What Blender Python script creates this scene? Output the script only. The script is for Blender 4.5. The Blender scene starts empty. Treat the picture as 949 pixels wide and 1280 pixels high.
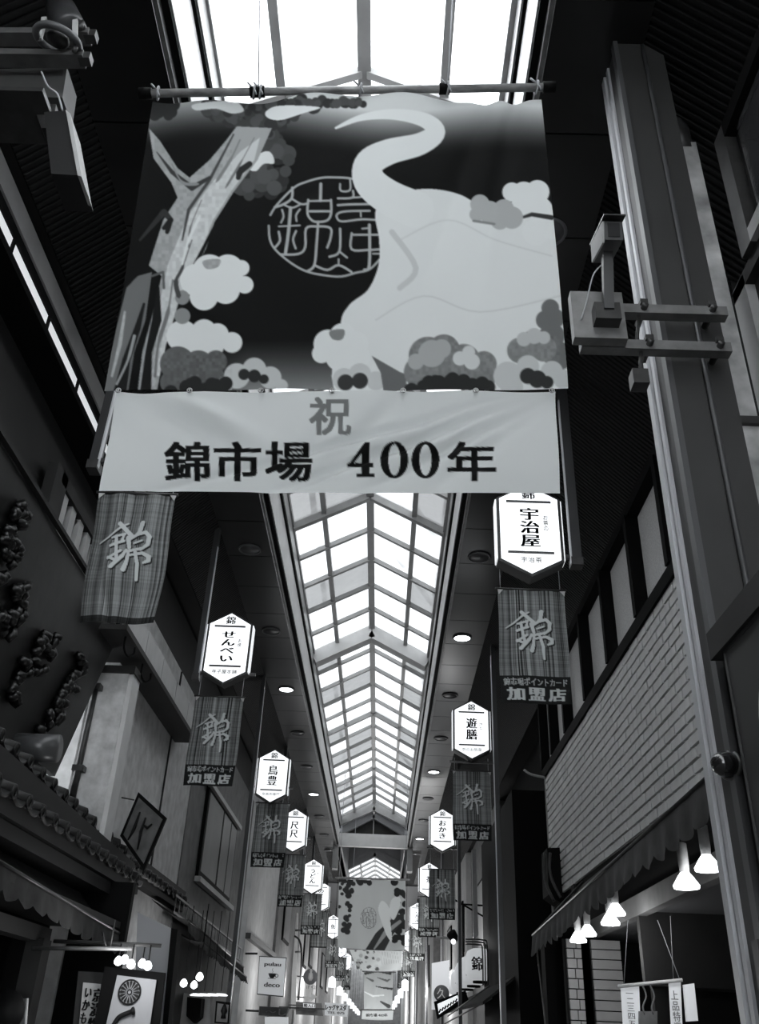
import bpy, math, random
import numpy as np
from mathutils import Vector, Matrix
random.seed(7); np.random.seed(7)
SC = bpy.context.scene; COL = SC.collection
EYE = 1.6
# ------------------------------------------------------------------ camera (geometry below is written relative to eye height)
CX, CY, F = 474.5, 640.0, 1106.383
RM = np.array([[0.99928978, -0.03333612, 0.017568], [-0.0019421, -0.51116083, -0.85948289], [0.0376319, 0.85883835, -0.51086253]])
cd = bpy.data.cameras.new('camera'); cam = bpy.data.objects.new('camera', cd); COL.objects.link(cam)
cam.matrix_world = Matrix([list(RM[0]) + [0], list(RM[1]) + [0], list(RM[2]) + [EYE], [0, 0, 0, 1]])
cd.lens = 36 * F / 1280; cd.sensor_width = 36; cd.sensor_fit = 'AUTO'; cd.clip_start = .05; cd.clip_end = 400
SC.camera = cam
# ------------------------------------------------------------------ sky, exposure
SKY = 5.0
W = bpy.data.worlds.new('sky'); SC.world = W; W.use_nodes = True
W.node_tree.nodes['Background'].inputs[0].default_value = (.93, .97, 1.0, 1)
W.node_tree.nodes['Background'].inputs[1].default_value = SKY
SC.view_settings.view_transform = 'Standard'; SC.view_settings.look = 'None'
SC.view_settings.exposure = 0.12; SC.view_settings.gamma = 1; SC.view_settings.use_curve_mapping = False

def ray(px, py):
    return RM @ np.array([(px - CX) / F, -(py - CY) / F, -1.0])
def Py(px, py, y): d = ray(px, py); return Vector(d * y / d[1])
def Px(px, py, x): d = ray(px, py); return Vector(d * x / d[0])
def proj(P):
    c = np.asarray(P) @ RM; return CX + F * c[..., 0] / -c[..., 2], CY - F * c[..., 1] / -c[..., 2]
def lin(v): v = v / 255.0; return np.where(v <= .04045, v / 12.92, ((v + .055) / 1.055) ** 2.4)

# ------------------------------------------------------------------ materials
MAT = {}
def mat(name, v, rough=.6, metal=0, noise=0.0, scale=8, emit=0, bump=0, transl=0, spec=.5, coat=0, stretch=(1, 1, 1)):
    if name in MAT: return MAT[name]
    m = bpy.data.materials.new(name); m.use_nodes = True; nt = m.node_tree; b = nt.nodes['Principled BSDF']
    c = (v * .97, v * .985, v * 1.03, 1)
    b.inputs['Base Color'].default_value = c; b.inputs['Roughness'].default_value = rough; b.inputs['Metallic'].default_value = metal
    b.inputs['Specular IOR Level'].default_value = spec
    if noise or bump:
        tc = nt.nodes.new('ShaderNodeTexCoord'); mp = nt.nodes.new('ShaderNodeMapping'); mp.inputs['Scale'].default_value = stretch
        n = nt.nodes.new('ShaderNodeTexNoise'); n.inputs['Scale'].default_value = scale; n.inputs['Detail'].default_value = 6
        nt.links.new(tc.outputs['Object'], mp.inputs[0]); nt.links.new(mp.outputs[0], n.inputs['Vector'])
        if noise:
            r = nt.nodes.new('ShaderNodeMapRange'); r.inputs[1].default_value = .3; r.inputs[2].default_value = .7
            r.inputs[3].default_value = v * (1 - noise); r.inputs[4].default_value = v * (1 + noise)
            cc = nt.nodes.new('ShaderNodeCombineColor')
            nt.links.new(n.outputs[0], r.inputs[0])
            for i in range(3): nt.links.new(r.outputs[0], cc.inputs[i])
            nt.links.new(cc.outputs[0], b.inputs['Base Color'])
        if bump:
            bp = nt.nodes.new('ShaderNodeBump'); bp.inputs['Strength'].default_value = bump; bp.inputs['Distance'].default_value = .02
            nt.links.new(n.outputs[0], bp.inputs['Height']); nt.links.new(bp.outputs[0], b.inputs['Normal'])
    if emit:
        b.inputs['Emission Color'].default_value = (.95, .98, 1, 1); b.inputs['Emission Strength'].default_value = emit
    if transl:
        t = nt.nodes.new('ShaderNodeBsdfTranslucent'); mx = nt.nodes.new('ShaderNodeMixShader'); mx.inputs[0].default_value = transl
        t.inputs[0].default_value = c
        nt.links.new(b.outputs[0], mx.inputs[1]); nt.links.new(t.outputs[0], mx.inputs[2]); nt.links.new(mx.outputs[0], nt.nodes['Material Output'].inputs[0])
    MAT[name] = m; return m
def print_mat(name, transl=.35, emit=0, weave=0.0):
    m = bpy.data.materials.new(name); m.use_nodes = True; nt = m.node_tree; b = nt.nodes['Principled BSDF']
    a = nt.nodes.new('ShaderNodeAttribute'); a.attribute_name = 'print'
    nt.links.new(a.outputs['Color'], b.inputs['Base Color']); b.inputs['Roughness'].default_value = .85; b.inputs['Specular IOR Level'].default_value = .15
    t = nt.nodes.new('ShaderNodeBsdfTranslucent'); mx = nt.nodes.new('ShaderNodeMixShader'); mx.inputs[0].default_value = transl
    nt.links.new(a.outputs['Color'], t.inputs[0])
    nt.links.new(b.outputs[0], mx.inputs[1]); nt.links.new(t.outputs[0], mx.inputs[2]); nt.links.new(mx.outputs[0], nt.nodes['Material Output'].inputs[0])
    MAT[name] = m; return m
def glass_mat(name, clear, frost, tint=1.0):
    m = bpy.data.materials.new(name); m.use_nodes = True; nt = m.node_tree; nt.nodes.remove(nt.nodes['Principled BSDF'])
    out = nt.nodes['Material Output']
    tr = nt.nodes.new('ShaderNodeBsdfTransparent'); tr.inputs[0].default_value = (clear, clear, clear, 1)
    tl = nt.nodes.new('ShaderNodeBsdfTranslucent'); tl.inputs[0].default_value = (frost, frost, frost, 1)
    n = nt.nodes.new('ShaderNodeTexNoise'); n.inputs['Scale'].default_value = 1.3; n.inputs['Detail'].default_value = 4
    tc = nt.nodes.new('ShaderNodeTexCoord'); nt.links.new(tc.outputs['Object'], n.inputs['Vector'])
    r = nt.nodes.new('ShaderNodeMapRange'); r.inputs[3].default_value = .35 * 2; r.inputs[4].default_value = .3
    r.inputs[1].default_value = .35; r.inputs[2].default_value = .65
    nt.links.new(n.outputs[0], r.inputs[0])
    mx = nt.nodes.new('ShaderNodeMixShader'); nt.links.new(r.outputs[0], mx.inputs[0])
    nt.links.new(tl.outputs[0], mx.inputs[1]); nt.links.new(tr.outputs[0], mx.inputs[2]); nt.links.new(mx.outputs[0], out.inputs[0])
    MAT[name] = m; return m
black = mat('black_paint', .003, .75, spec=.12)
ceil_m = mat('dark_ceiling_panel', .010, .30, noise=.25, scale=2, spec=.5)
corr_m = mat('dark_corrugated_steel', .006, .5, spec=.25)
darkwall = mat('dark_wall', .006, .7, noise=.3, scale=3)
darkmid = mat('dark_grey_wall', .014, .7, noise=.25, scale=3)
midwall = mat('mid_grey_plaster', .16, .8, noise=.2, scale=5, bump=.2)
brownwall = mat('brown_grey_wall', .15, .75, noise=.2, scale=4)
palewall = mat('pale_wall', .45, .8, noise=.12, scale=4)
concrete = mat('light_concrete', .55, .85, noise=.18, scale=6, bump=.3)
whitepaint = mat('white_paint', .62, .5, noise=.06, scale=5)
frame_m = mat('grey_painted_aluminium', .34, .4, noise=.12, scale=4)
steel = mat('galvanised_steel', .2, .42, metal=.5, noise=.2, scale=10)
steel_d = mat('dark_steel', .05, .4, metal=.3, noise=.2, scale=12)
post_m = mat('brown_grey_steel', .034, .5, noise=.12, scale=3)
post_l = mat('bright_steel_edge', .55, .35, metal=.1)
pole_m = mat('pole_paint', .05, .4, metal=.3)
brick_m = mat('glazed_brick', .58, .5, noise=.16, scale=3)
mortar = mat('dark_mortar', .003, .9)
tile_m = mat('kawara_tile', .007, .5, noise=.3, scale=9)
cloth_d = mat('dark_awning_canvas', .02, .85, noise=.3, scale=6, transl=.2)
cloth_g = mat('grey_awning_canvas', .03, .9, noise=.35, scale=7, transl=.1)
rope_m = mat('rope', .45, .9)
bamboo = mat('grey_rod', .30, .4, noise=.5, scale=30, stretch=(.3, 1, 1))
ink = mat('black_ink', .008, .6, spec=.2)
lamp_on = mat('lit_lamp', .9, .5, emit=3.5)
lantern_on = mat('lit_lantern_panel', .8, .5, emit=1.05)
lantern_side = mat('lit_lantern_side', .7, .5, emit=.7)
down_on = mat('lit_downlight', .9, .5, emit=6)
down_off = mat('unlit_downlight', .10, .35)
frost_win = mat('frosted_window', .30, .5, noise=.25, scale=60, spec=.5, emit=.045)  # weak glow added to lighten the panes
roof_frame = mat('pale_roof_glazing_bar', .34, .4, noise=.1, scale=4)
shiny_win = mat('reflective_window', .04, .08, spec=1.0, bump=.3, scale=2)
sign_white = mat('white_sign_board', .6, .5, emit=.28)  # faint glow added to brighten poorly lit boards and papers
glass_clear = glass_mat('clear_roof_glass', .95, .97)
glass_frost = glass_mat('frosted_roof_glass', .53, .60)
glass_frost2 = glass_mat('frosted_roof_glass_b', .46, .54)
glass_grey = glass_mat('grey_roof_glass', .31, .35)

# ------------------------------------------------------------------ object helpers
ORG = {}
def thing(name, loc=(0, 0, 0), label=None, cat=None, group=None, kind=None, parent=None):
    o = bpy.data.objects.new(name, None); COL.objects.link(o); loc = Vector(loc); ORG[o.name] = loc
    o.empty_display_size = .1
    if parent: o.parent = parent; o.location = loc - ORG[parent.name]
    else: o.location = loc
    tag(o, label, cat, group, kind); return o
def tag(o, label=None, cat=None, group=None, kind=None):
    if label: o['label'] = label
    if cat: o['category'] = cat
    if group: o['group'] = group
    if kind: o['kind'] = kind
    return o
class MB:
    def __init__(s): s.v = []; s.f = []; s.sm = []
    def add(s, vs, fs, smooth=False):
        n = len(s.v); s.v += [tuple(p) for p in vs]; s.f += [tuple(i + n for i in f) for f in fs]; s.sm += [smooth] * len(fs); return s
    def box(s, x0, x1, y0, y1, z0, z1):
        v = [(x, y, z) for x in (x0, x1) for y in (y0, y1) for z in (z0, z1)]
        return s.hexa(v)
    def hexa(s, v): return s.add(v, [(0, 1, 3, 2), (4, 6, 7, 5), (0, 4, 5, 1), (2, 3, 7, 6), (0, 2, 6, 4), (1, 5, 7, 3)])
    def beam(s, a, b, w, h, up=(0, 0, 1)):
        a = Vector(a); b = Vector(b); d = (b - a).normalized(); u = Vector(up); r = d.cross(u).normalized(); u = r.cross(d)
        return s.hexa([p + r * i * w / 2 + u * j * h / 2 for p in (a, b) for i in (-1, 1) for j in (-1, 1)])
    def tube(s, pts, r, n=10, cap=True, smooth=True):
        pts = [Vector(p) for p in pts]; rs = r if isinstance(r, (list, tuple)) else [r] * len(pts); vs = []; fs = []
        prev = None
        for i, p in enumerate(pts):
            d = ((pts[i + 1] if i < len(pts) - 1 else p) - (pts[i - 1] if i else p)).normalized()
            a = Vector((0, 0, 1)) if abs(d.z) < .9 else Vector((0, 1, 0))
            if prev is not None and (prev - d * prev.dot(d)).length > .1: a = prev
            x = (a - d * a.dot(d)).normalized(); prev = x; y = d.cross(x)
            vs += [p + (x * math.cos(t) + y * math.sin(t)) * rs[i] for t in [2 * math.pi * k / n for k in range(n)]]
        for i in range(len(pts) - 1):
            for k in range(n): fs.append((i * n + k, i * n + (k + 1) % n, (i + 1) * n + (k + 1) % n, (i + 1) * n + k))
        if cap: fs.append(tuple(range(n - 1, -1, -1))); fs.append(tuple((len(pts) - 1) * n + k for k in range(n)))
        return s.add(vs, fs, smooth)
    def ring(s, c, ax, R, r, n=28, m=8):
        c = Vector(c); ax = Vector(ax).normalized(); a = Vector((0, 0, 1)) if abs(ax.z) < .9 else Vector((1, 0, 0)); x = (a - ax * a.dot(ax)).normalized(); y = ax.cross(x); vs = []; fs = []
        for i in range(n):
            t = 2 * math.pi * i / n; e = x * math.cos(t) + y * math.sin(t)
            for j in range(m):
                q = 2 * math.pi * j / m; vs.append(c + e * (R + r * math.cos(q)) + ax * r * math.sin(q))
        for i in range(n):
            for j in range(m): fs.append((i * m + j, i * m + (j + 1) % m, ((i + 1) % n) * m + (j + 1) % m, ((i + 1) % n) * m + j))
        return s.add(vs, fs, True)
    def lathe(s, c, ax, prof, n=18, smooth=True):
        c = Vector(c); ax = Vector(ax).normalized()
        pts = [c + ax * h for h, r in prof]; n0 = n
        a = Vector((0, 0, 1)) if abs(ax.z) < .9 else Vector((0, 1, 0)); x = (a - ax * a.dot(ax)).normalized(); y = ax.cross(x); vs = []; fs = []
        for (h, r), p in zip(prof, pts): vs += [p + (x * math.cos(t) + y * math.sin(t)) * max(r, 1e-4) for t in [2 * math.pi * k / n for k in range(n)]]
        for i in range(len(prof) - 1):
            for k in range(n): fs.append((i * n + k, i * n + (k + 1) % n, (i + 1) * n + (k + 1) % n, (i + 1) * n + k))
        fs.append(tuple(range(n - 1, -1, -1))); fs.append(tuple((len(prof) - 1) * n + k for k in range(n)))
        return s.add(vs, fs, smooth)
    def prism(s, outline, off):   # outline: 3D points, extruded by off
        n = len(outline); o = Vector(off); a = [Vector(p) for p in outline]
        return s.add(a + [p + o for p in a], [tuple(range(n)), tuple(range(2 * n - 1, n - 1, -1))] + [(i, i + n, (i + 1) % n + n, (i + 1) % n) for i in range(n)])
    def grid(s, fn, nu, nv, smooth=True):
        vs = [fn(i / nu, j / nv) for j in range(nv + 1) for i in range(nu + 1)]
        return s.add(vs, [(j * (nu + 1) + i, j * (nu + 1) + i + 1, (j + 1) * (nu + 1) + i + 1, (j + 1) * (nu + 1) + i) for j in range(nv) for i in range(nu)], smooth)
    def build(s, name, m, parent=None, label=None, cat=None, group=None, kind=None):
        if parent is not None: org = ORG[parent.name]
        else:
            a = np.array(s.v); org = Vector(((a[:, 0].min() + a[:, 0].max()) / 2, (a[:, 1].min() + a[:, 1].max()) / 2, a[:, 2].min()))
        me = bpy.data.meshes.new(name); me.from_pydata([Vector(p) - org for p in s.v], [], s.f)
        me.polygons.foreach_set('use_smooth', s.sm); me.materials.append(m)
        o = bpy.data.objects.new(name, me); COL.objects.link(o); ORG[o.name] = org
        if parent is not None: o.parent = parent
        else: o.location = org
        import bmesh
        bm = bmesh.new(); bm.from_mesh(me); bmesh.ops.recalc_face_normals(bm, faces=bm.faces); bm.to_mesh(me); bm.free()
        return tag(o, label, cat, group, kind)
def copy_tree(o, parent=None, off=None):
    c = o.copy(); COL.objects.link(c); ORG[c.name] = ORG[o.name] + (off or Vector((0, 0, 0)))
    if parent: c.parent = parent
    elif off: c.location = o.location + off
    for ch in [q for q in o.children]: copy_tree(ch, c, off)
    return c

# ------------------------------------------------------------------ text
TCACHE = {}
def text_mesh(s, extrude=0.0):
    k = (s, extrude)
    if k in TCACHE: return TCACHE[k]
    c = bpy.data.curves.new('tmp', 'FONT'); c.body = s; c.extrude = extrude; c.resolution_u = 3; c.align_x = 'CENTER'
    o = bpy.data.objects.new('tmp', c); COL.objects.link(o); dg = bpy.context.evaluated_depsgraph_get(); dg.update()
    m = bpy.data.meshes.new_from_object(o.evaluated_get(dg)); m.calc_loop_triangles()
    V = np.array([v.co[:] for v in m.vertices]) if len(m.vertices) else np.zeros((1, 3)); T = [tuple(t.vertices) for t in m.loop_triangles]
    bpy.data.objects.remove(o); bpy.data.curves.remove(c); bpy.data.meshes.remove(m)
    TCACHE[k] = (V, T); return V, T
def lettering(s, m, parent, c, w, h, right=(1, 0, 0), up=(0, 0, 1), thick=.004, bold=0.0, name='lettering', label=None):
    V, T = text_mesh(s, .02); mn = V.min(0); mx = V.max(0); r = Vector(right); u = Vector(up); n = r.cross(u); c = Vector(c); mb = MB()
    sx = w / max(mx[0] - mn[0], 1e-6); sy = h / max(mx[1] - mn[1], 1e-6)
    for dx in ((0,) if not bold else (-bold, 0, bold)):
        P = [c + r * ((p[0] - (mn[0] + mx[0]) / 2) * sx + dx) + u * ((p[1] - (mn[1] + mx[1]) / 2) * sy) + n * (p[2] / .02 * thick / 2) for p in V]
        mb.add(P, T)
    org = ORG[parent.name]; me = bpy.data.meshes.new(name); me.from_pydata([p - org if False else Vector(p) - org for p in mb.v], [], mb.f); me.materials.append(m)
    o = bpy.data.objects.new(name, me); COL.objects.link(o); o.parent = parent; ORG[o.name] = org
    return tag(o, label)

# ------------------------------------------------------------------ print canvas (values are 0..255 grey)
class Canvas:
    def __init__(s, x0, y0, w, h, sc, bg=0): s.x0, s.y0, s.sc = x0, y0, sc; s.a = np.full((int(h * sc), int(w * sc)), float(bg)); s.H, s.W = s.a.shape
    def P(s, p): return (np.array(p, float)[:, :2] - [s.x0, s.y0]) * s.sc
    def win(s, mn, mx):
        x0 = max(0, int(mn[0]) - 2); x1 = min(s.W, int(mx[0]) + 3); y0 = max(0, int(mn[1]) - 2); y1 = min(s.H, int(mx[1]) + 3)
        if x1 <= x0 or y1 <= y0: return None
        Y, X = np.mgrid[y0:y1, x0:x1]; return x0, x1, y0, y1, X + .5, Y + .5
    def put(s, w, cov, v): x0, x1, y0, y1 = w[:4]; s.a[y0:y1, x0:x1] = s.a[y0:y1, x0:x1] * (1 - cov) + v * cov
    def poly(s, pts, v):
        q = s.P(pts); w = s.win(q.min(0), q.max(0))
        if not w: return
        X, Y = w[4], w[5]; ins = np.zeros(X.shape, bool)
        for i in range(len(q)):
            (ax, ay), (bx, by) = q[i], q[(i + 1) % len(q)]
            if ay == by: continue
            c = ((ay > Y) != (by > Y)) & (X < (bx - ax) * (Y - ay) / (by - ay) + ax); ins ^= c
        s.put(w, ins.astype(float), v)
    def stroke(s, pts, width, v, mask=None):
        q = s.P(pts); ws = (width if isinstance(width, (list, tuple)) else [width] * len(q)); r = np.array(ws, float) * s.sc / 2
        w = s.win(q.min(0) - r.max(), q.max(0) + r.max())
        if not w: return
        X, Y = w[4], w[5]; D = np.full(X.shape, -1e9)
        for i in range(len(q) - 1):
            a, b = q[i], q[i + 1]; d = b - a; L = max(d @ d, 1e-9); t = np.clip(((X - a[0]) * d[0] + (Y - a[1]) * d[1]) / L, 0, 1)
            D = np.maximum(D, r[i] + (r[i + 1] - r[i]) * t - np.hypot(X - a[0] - t * d[0], Y - a[1] - t * d[1]))
        s.put(w, np.clip(D + .5, 0, 1), v)
    def disc(s, x, y, r, v): s.stroke([(x, y), (x + .01, y)], 2 * r, v)
    def text(s, t, cx, cy, w, h, v, bx=0, by=0):
        V, T = text_mesh(t); mn = V.min(0); mx = V.max(0)
        q = np.stack([(V[:, 0] - (mn[0] + mx[0]) / 2) * w / (mx[0] - mn[0]) + cx, -(V[:, 1] - (mn[1] + mx[1]) / 2) * h / (mx[1] - mn[1]) + cy], 1)
        tmp = Canvas(s.x0, s.y0, 1, 1, s.sc); tmp.a = np.zeros_like(s.a); tmp.H, tmp.W = s.a.shape
        for tri in T: tmp.poly(q[list(tri)], 1.0)
        m = tmp.a; bx = int(round(bx * s.sc)); by = int(round(by * s.sc)); o = m.copy()
        for d in range(-(bx // 2), bx - bx // 2 + 1): o = np.maximum(o, np.roll(m, d, 1))
        m = o.copy()
        for d in range(-(by // 2), by - by // 2 + 1): o = np.maximum(o, np.roll(m, d, 0))
        s.a = s.a * (1 - o) + v * o
    def blur(s, n=1):
        for _ in range(n): s.a = (s.a + np.roll(s.a, 1, 0) + np.roll(s.a, -1, 0) + np.roll(s.a, 1, 1) + np.roll(s.a, -1, 1)) / 5
    def sample(s, x, y):
        X = np.clip((x - s.x0) * s.sc - .5, 0, s.W - 1.001); Y = np.clip((y - s.y0) * s.sc - .5, 0, s.H - 1.001); i = X.astype(int); j = Y.astype(int); fx = X - i; fy = Y - j
        a = s.a; return (a[j, i] * (1 - fx) + a[j, i + 1] * fx) * (1 - fy) + (a[j + 1, i] * (1 - fx) + a[j + 1, i + 1] * fx) * fy
def smooth(pts, n=6, closed=True):
    P = np.array(pts, float); N = len(P); out = []
    for i in range(N if closed else N - 1):
        g = (lambda k: P[k % N]) if closed else (lambda k: P[min(max(k, 0), N - 1)])
        a, b, c, d = g(i - 1), g(i), g(i + 1), g(i + 2)
        for t in np.linspace(0, 1, n, endpoint=False): out.append(.5 * (2 * b + (c - a) * t + (2 * a - 5 * b + 4 * c - d) * t * t + (3 * b - a - 3 * c + d) * t ** 3))
    if not closed: out.append(P[-1])
    return out
def cloth(name, TL, TR, BL, BR, nu, nv, disp, shade, m, parent, gain=1.0):
    """Printed cloth sheet hung between four corners; disp(u,v) metres along +Y; shade(u,v,P) grey 0..255 of the print."""
    u, v = np.meshgrid(np.linspace(0, 1, nu + 1), np.linspace(0, 1, nv + 1)); U = u[..., None]; V = v[..., None]
    TL, TR, BL, BR = [np.array(p) for p in (TL, TR, BL, BR)]
    P = (TL * (1 - U) + TR * U) * (1 - V) + (BL * (1 - U) + BR * U) * V
    dx, dy, dz = disp(u, v); Q = P + np.stack([dx, dy, dz], -1); g = shade(u, v, Q)
    org = ORG[parent.name]; me = bpy.data.meshes.new(name); n = (nu + 1) * (nv + 1)
    me.vertices.add(n); me.vertices.foreach_set('co', (Q - np.array(org)).reshape(-1).astype('f'))
    I = np.arange(n).reshape(nv + 1, nu + 1); f = np.stack([I[:-1, :-1], I[1:, :-1], I[1:, 1:], I[:-1, 1:]], -1).reshape(-1)
    me.loops.add(len(f)); me.loops.foreach_set('vertex_index', f.astype('i')); me.polygons.add(len(f) // 4)
    me.polygons.foreach_set('loop_start', np.arange(0, len(f), 4).astype('i')); me.polygons.foreach_set('use_smooth', np.ones(len(f) // 4, bool))
    at = me.color_attributes.new('print', 'FLOAT_COLOR', 'POINT'); L = np.clip(lin(np.clip(g, 0, 255)) * gain, 0, .92).reshape(-1)
    at.data.foreach_set('color', np.stack([L * .965, L * 1.0, L * 1.0, np.ones_like(L)], -1).reshape(-1).astype('f'))
    me.update(calc_edges=True); me.validate(); me.materials.append(m)
    o = bpy.data.objects.new(name, me); COL.objects.link(o); o.parent = parent; ORG[o.name] = org; return o

# =================================================================== SETTING
MB().box(-12, 12, -14, 110, -1.75, -1.6).build('floor', mat('paving', .12, .7, noise=.2, scale=2), kind='structure', label='grey paved floor of the shopping arcade')
YB, YE = -12, 43
# ceiling: backing slab and panels
ce = thing('ceiling', (-.4, 10, 6), 'dark flat ceiling strips of panels on both sides of the glass roof', kind='structure')
MB().box(-2.5, -1.78, YB, YE, 6.03, 6.12).box(.98, 1.7, YB, YE, 6.03, 6.12).build('backing_board', black, ce)
for x0, x1 in ((-2.43, -1.77), (.96, 1.62)):
    pan = None
    for k in range(56):
        y = -13 + k * 1.02
        if pan is None: pan = MB().box(x0, x1, y + .008, y + 1.012, 6.0, 6.03).build('ceiling_panel', ceil_m, ce); pan0y = y
        else: q = pan.copy(); COL.objects.link(q); q.location = pan.location + Vector((0, y - pan0y, 0))
# roof glazing
sk = thing('window_1', (-.4, 10, 6), 'long gabled glass roof with grey bars running down the arcade centre', kind='structure')
def curbs(y0, y1, parent, x0=-1.75, x1=.95, zz=0):
    for sgn, xo in ((1, x0), (-1, x1)):
        MB().box(xo - .0, xo + sgn * .035, y0, y1, 5.94 + zz, 6.02 + zz).build('edge_rail', steel, parent)
        MB().box(xo + sgn * .035, xo + sgn * .09, y0, y1, 6.02 + zz, 6.09 + zz).build('dark_channel', black, parent)
        MB().box(xo + sgn * .075, xo + sgn * .10, y0, y1, 6.06 + zz, 6.62 + zz).build('curb_board', whitepaint, parent)
        MB().box(xo + sgn * .05, xo + sgn * .13, y0, y1, 6.60 + zz, 6.66 + zz).build('dark_gasket', black, parent)
        MB().box(xo + sgn * .10, xo + sgn * .14, y0, y1, 6.64 + zz, 6.95 + zz).build('upper_board', roof_frame, parent)
curbs(YB, 34, sk)
EL, ER, RX, EZ, RZ = -1.62, .80, -.41, 6.93, 7.57
ML, MR = (-1.13, EZ + (RZ - EZ) * .41), (.31, EZ + (RZ - EZ) * .41)
rows = [12.2 - 1.046 * k for k in range(8)][::-1]; rows = [rows[0] - 1.3 * k for k in range(13, 0, -1)] + rows + [12.2 + 1.092 * k for k in range(1, 6)] + [17.66 + 1.13 * k for k in range(1, 16)]
rows[-1] = 34
for x, z, w in ((RX, RZ, .12), (ML[0], ML[1], .08), (MR[0], MR[1], .08), (EL, EZ, .07), (ER, EZ, .07)):
    MB().beam((x, rows[0], z), (x, 34, z), w, w * 1.1).build('ridge_bar' if x == RX else 'glazing_bar', roof_frame, sk)
bigbeams = {6.75, 12.2, 17.66, 23.3, 29.0}
for y in rows:
    if y < 3.9 and y > -12 and int(abs(y) * 10) % 2: pass
    big = abs(y - 17.66) < .1
    w, h = (.30, .30) if big else ((.10, .14) if min(abs(y - b) for b in bigbeams) < .3 else (.07, .08))
    m_ = whitepaint if big else roof_frame
    dz = -.1 if big else -.01
    MB().beam((EL, y, EZ + dz), (RX, y, RZ + dz), w, h).beam((RX, y, RZ + dz), (ER, y, EZ + dz), w, h).build('rafter', m_, sk)
for i in range(len(rows) - 1):
    a, b = rows[i] + .02, rows[i + 1] - .02
    for j, (p, q) in enumerate((((EL, EZ), ML), (ML, (RX, RZ)), ((RX, RZ), MR), (MR, (ER, EZ)))):
        if a < 6: g = glass_clear  # clear glass added here to let more daylight onto the banner
        else:
            left = j < 2
            g = random.choice([glass_frost, glass_frost2, glass_frost, glass_frost])
            ph = (i - rows.index(12.2)) % 5 if a > 11.5 else 9
            if (a < 12 and a > 10.9) and j in (0, 1, 3): g = glass_grey
            if ph in (2,) and j in (0, 1): g = glass_grey
            if ph == 2 and j == 3: g = glass_grey
            if ph == 0 and j in (0, 3) and a > 17.5: g = glass_grey
            if ph == 1 and a > 23 and j == 1: g = glass_grey
        MB().hexa([Vector(v) + Vector((0, 0, d)) for v in ((p[0], a, p[1]), (q[0], a, q[1])) for d in (.0, .0)][:0] + [(x, y, z + dz) for x, z in (p, q) for y in (a, b) for dz in (.03, .036)]).build('pane', g, sk)
# roof braces above the glass on the right
for y in (7, 12.4, 15, 19.3, 23.5, 27.5, 31):
    MB().beam((-.2, y, 8.3), (.9, y + 1.5, 7.55), .07, .07).build('outer_brace', roof_frame, sk)
    MB().beam((.1, y + .6, 8.2), (.1, y + .6, 7.5), .04, .04).build('outer_brace', roof_frame, sk)
for x in (-1.45, .9): MB().beam((x, 4, 8.1), (x, 34, 8.1), .10, .10).build('outer_purlin', roof_frame, sk)
# gable end frame of the first roof
gd = thing('trim_1', (-.4, 34, 6), 'grey gabled end frame closing the near glass roof', kind='structure')
for (a, b) in (((-1.72, 34.0, 6.82), (-.41, 34.0, 7.42)), ((-.41, 34.0, 7.42), (.92, 34.0, 6.82))): MB().beam(a, b, .25, .30).build('gable_rafter', roof_frame, gd)
for (a, b) in (((-1.72, 34.2, 6.48), (-.41, 34.2, 7.16)), ((-.41, 34.2, 7.16), (.92, 34.2, 6.48))): MB().beam(a, b, .22, .26).build('inner_rafter', mat('grey_beam', .2, .5), gd)
MB().box(-1.72, .92, 33.9, 34.15, 5.98, 6.42).build('tie_beam', whitepaint, gd)
MB().prism([(-1.6, 34.35, 6.4), (.8, 34.35, 6.4), (-.4, 34.35, 7.1)], (0, .05, 0)).build('dark_infill', darkwall, gd)
MB().box(-.43, -.39, 34.3, 34.36, 6.4, 7.05).build('king_post', roof_frame, gd)
MB().box(-1.85, -1.66, 33.9, 34.4, 5.2, 6.5).box(.86, 1.05, 33.9, 34.4, 5.2, 6.5).build('end_post', roof_frame, gd)
MB().box(-2.5, 1.7, 34.4, 43.4, 7.6, 7.7).box(-2.2, -1.55, 34.4, 43.4, 6.0, 6.05).box(.75, 1.4, 34.4, 43.4, 6.0, 6.05).build('roof_slab', roof_frame, gd)
MB().box(-1.75, -1.6, 34.4, 43.6, 6.0, 7.65).box(.78, .93, 34.4, 43.6, 6.0, 7.65).build('side_board', mat('grey_beam', .2, .5), gd)
MB().beam((-1.7, 43.4, 6.75), (-.41, 43.4, 7.4), .3, .35).beam((-.41, 43.4, 7.4), (.9, 43.4, 6.75), .3, .35).prism([(-1.75, 43.3, 6.8), (-.41, 43.3, 7.42), (.93, 43.3, 6.8), (.93, 43.3, 7.8), (-1.75, 43.3, 7.8)], (0, .1, 0)).build('second_gable', mat('grey_beam', .2, .5), gd)
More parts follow.
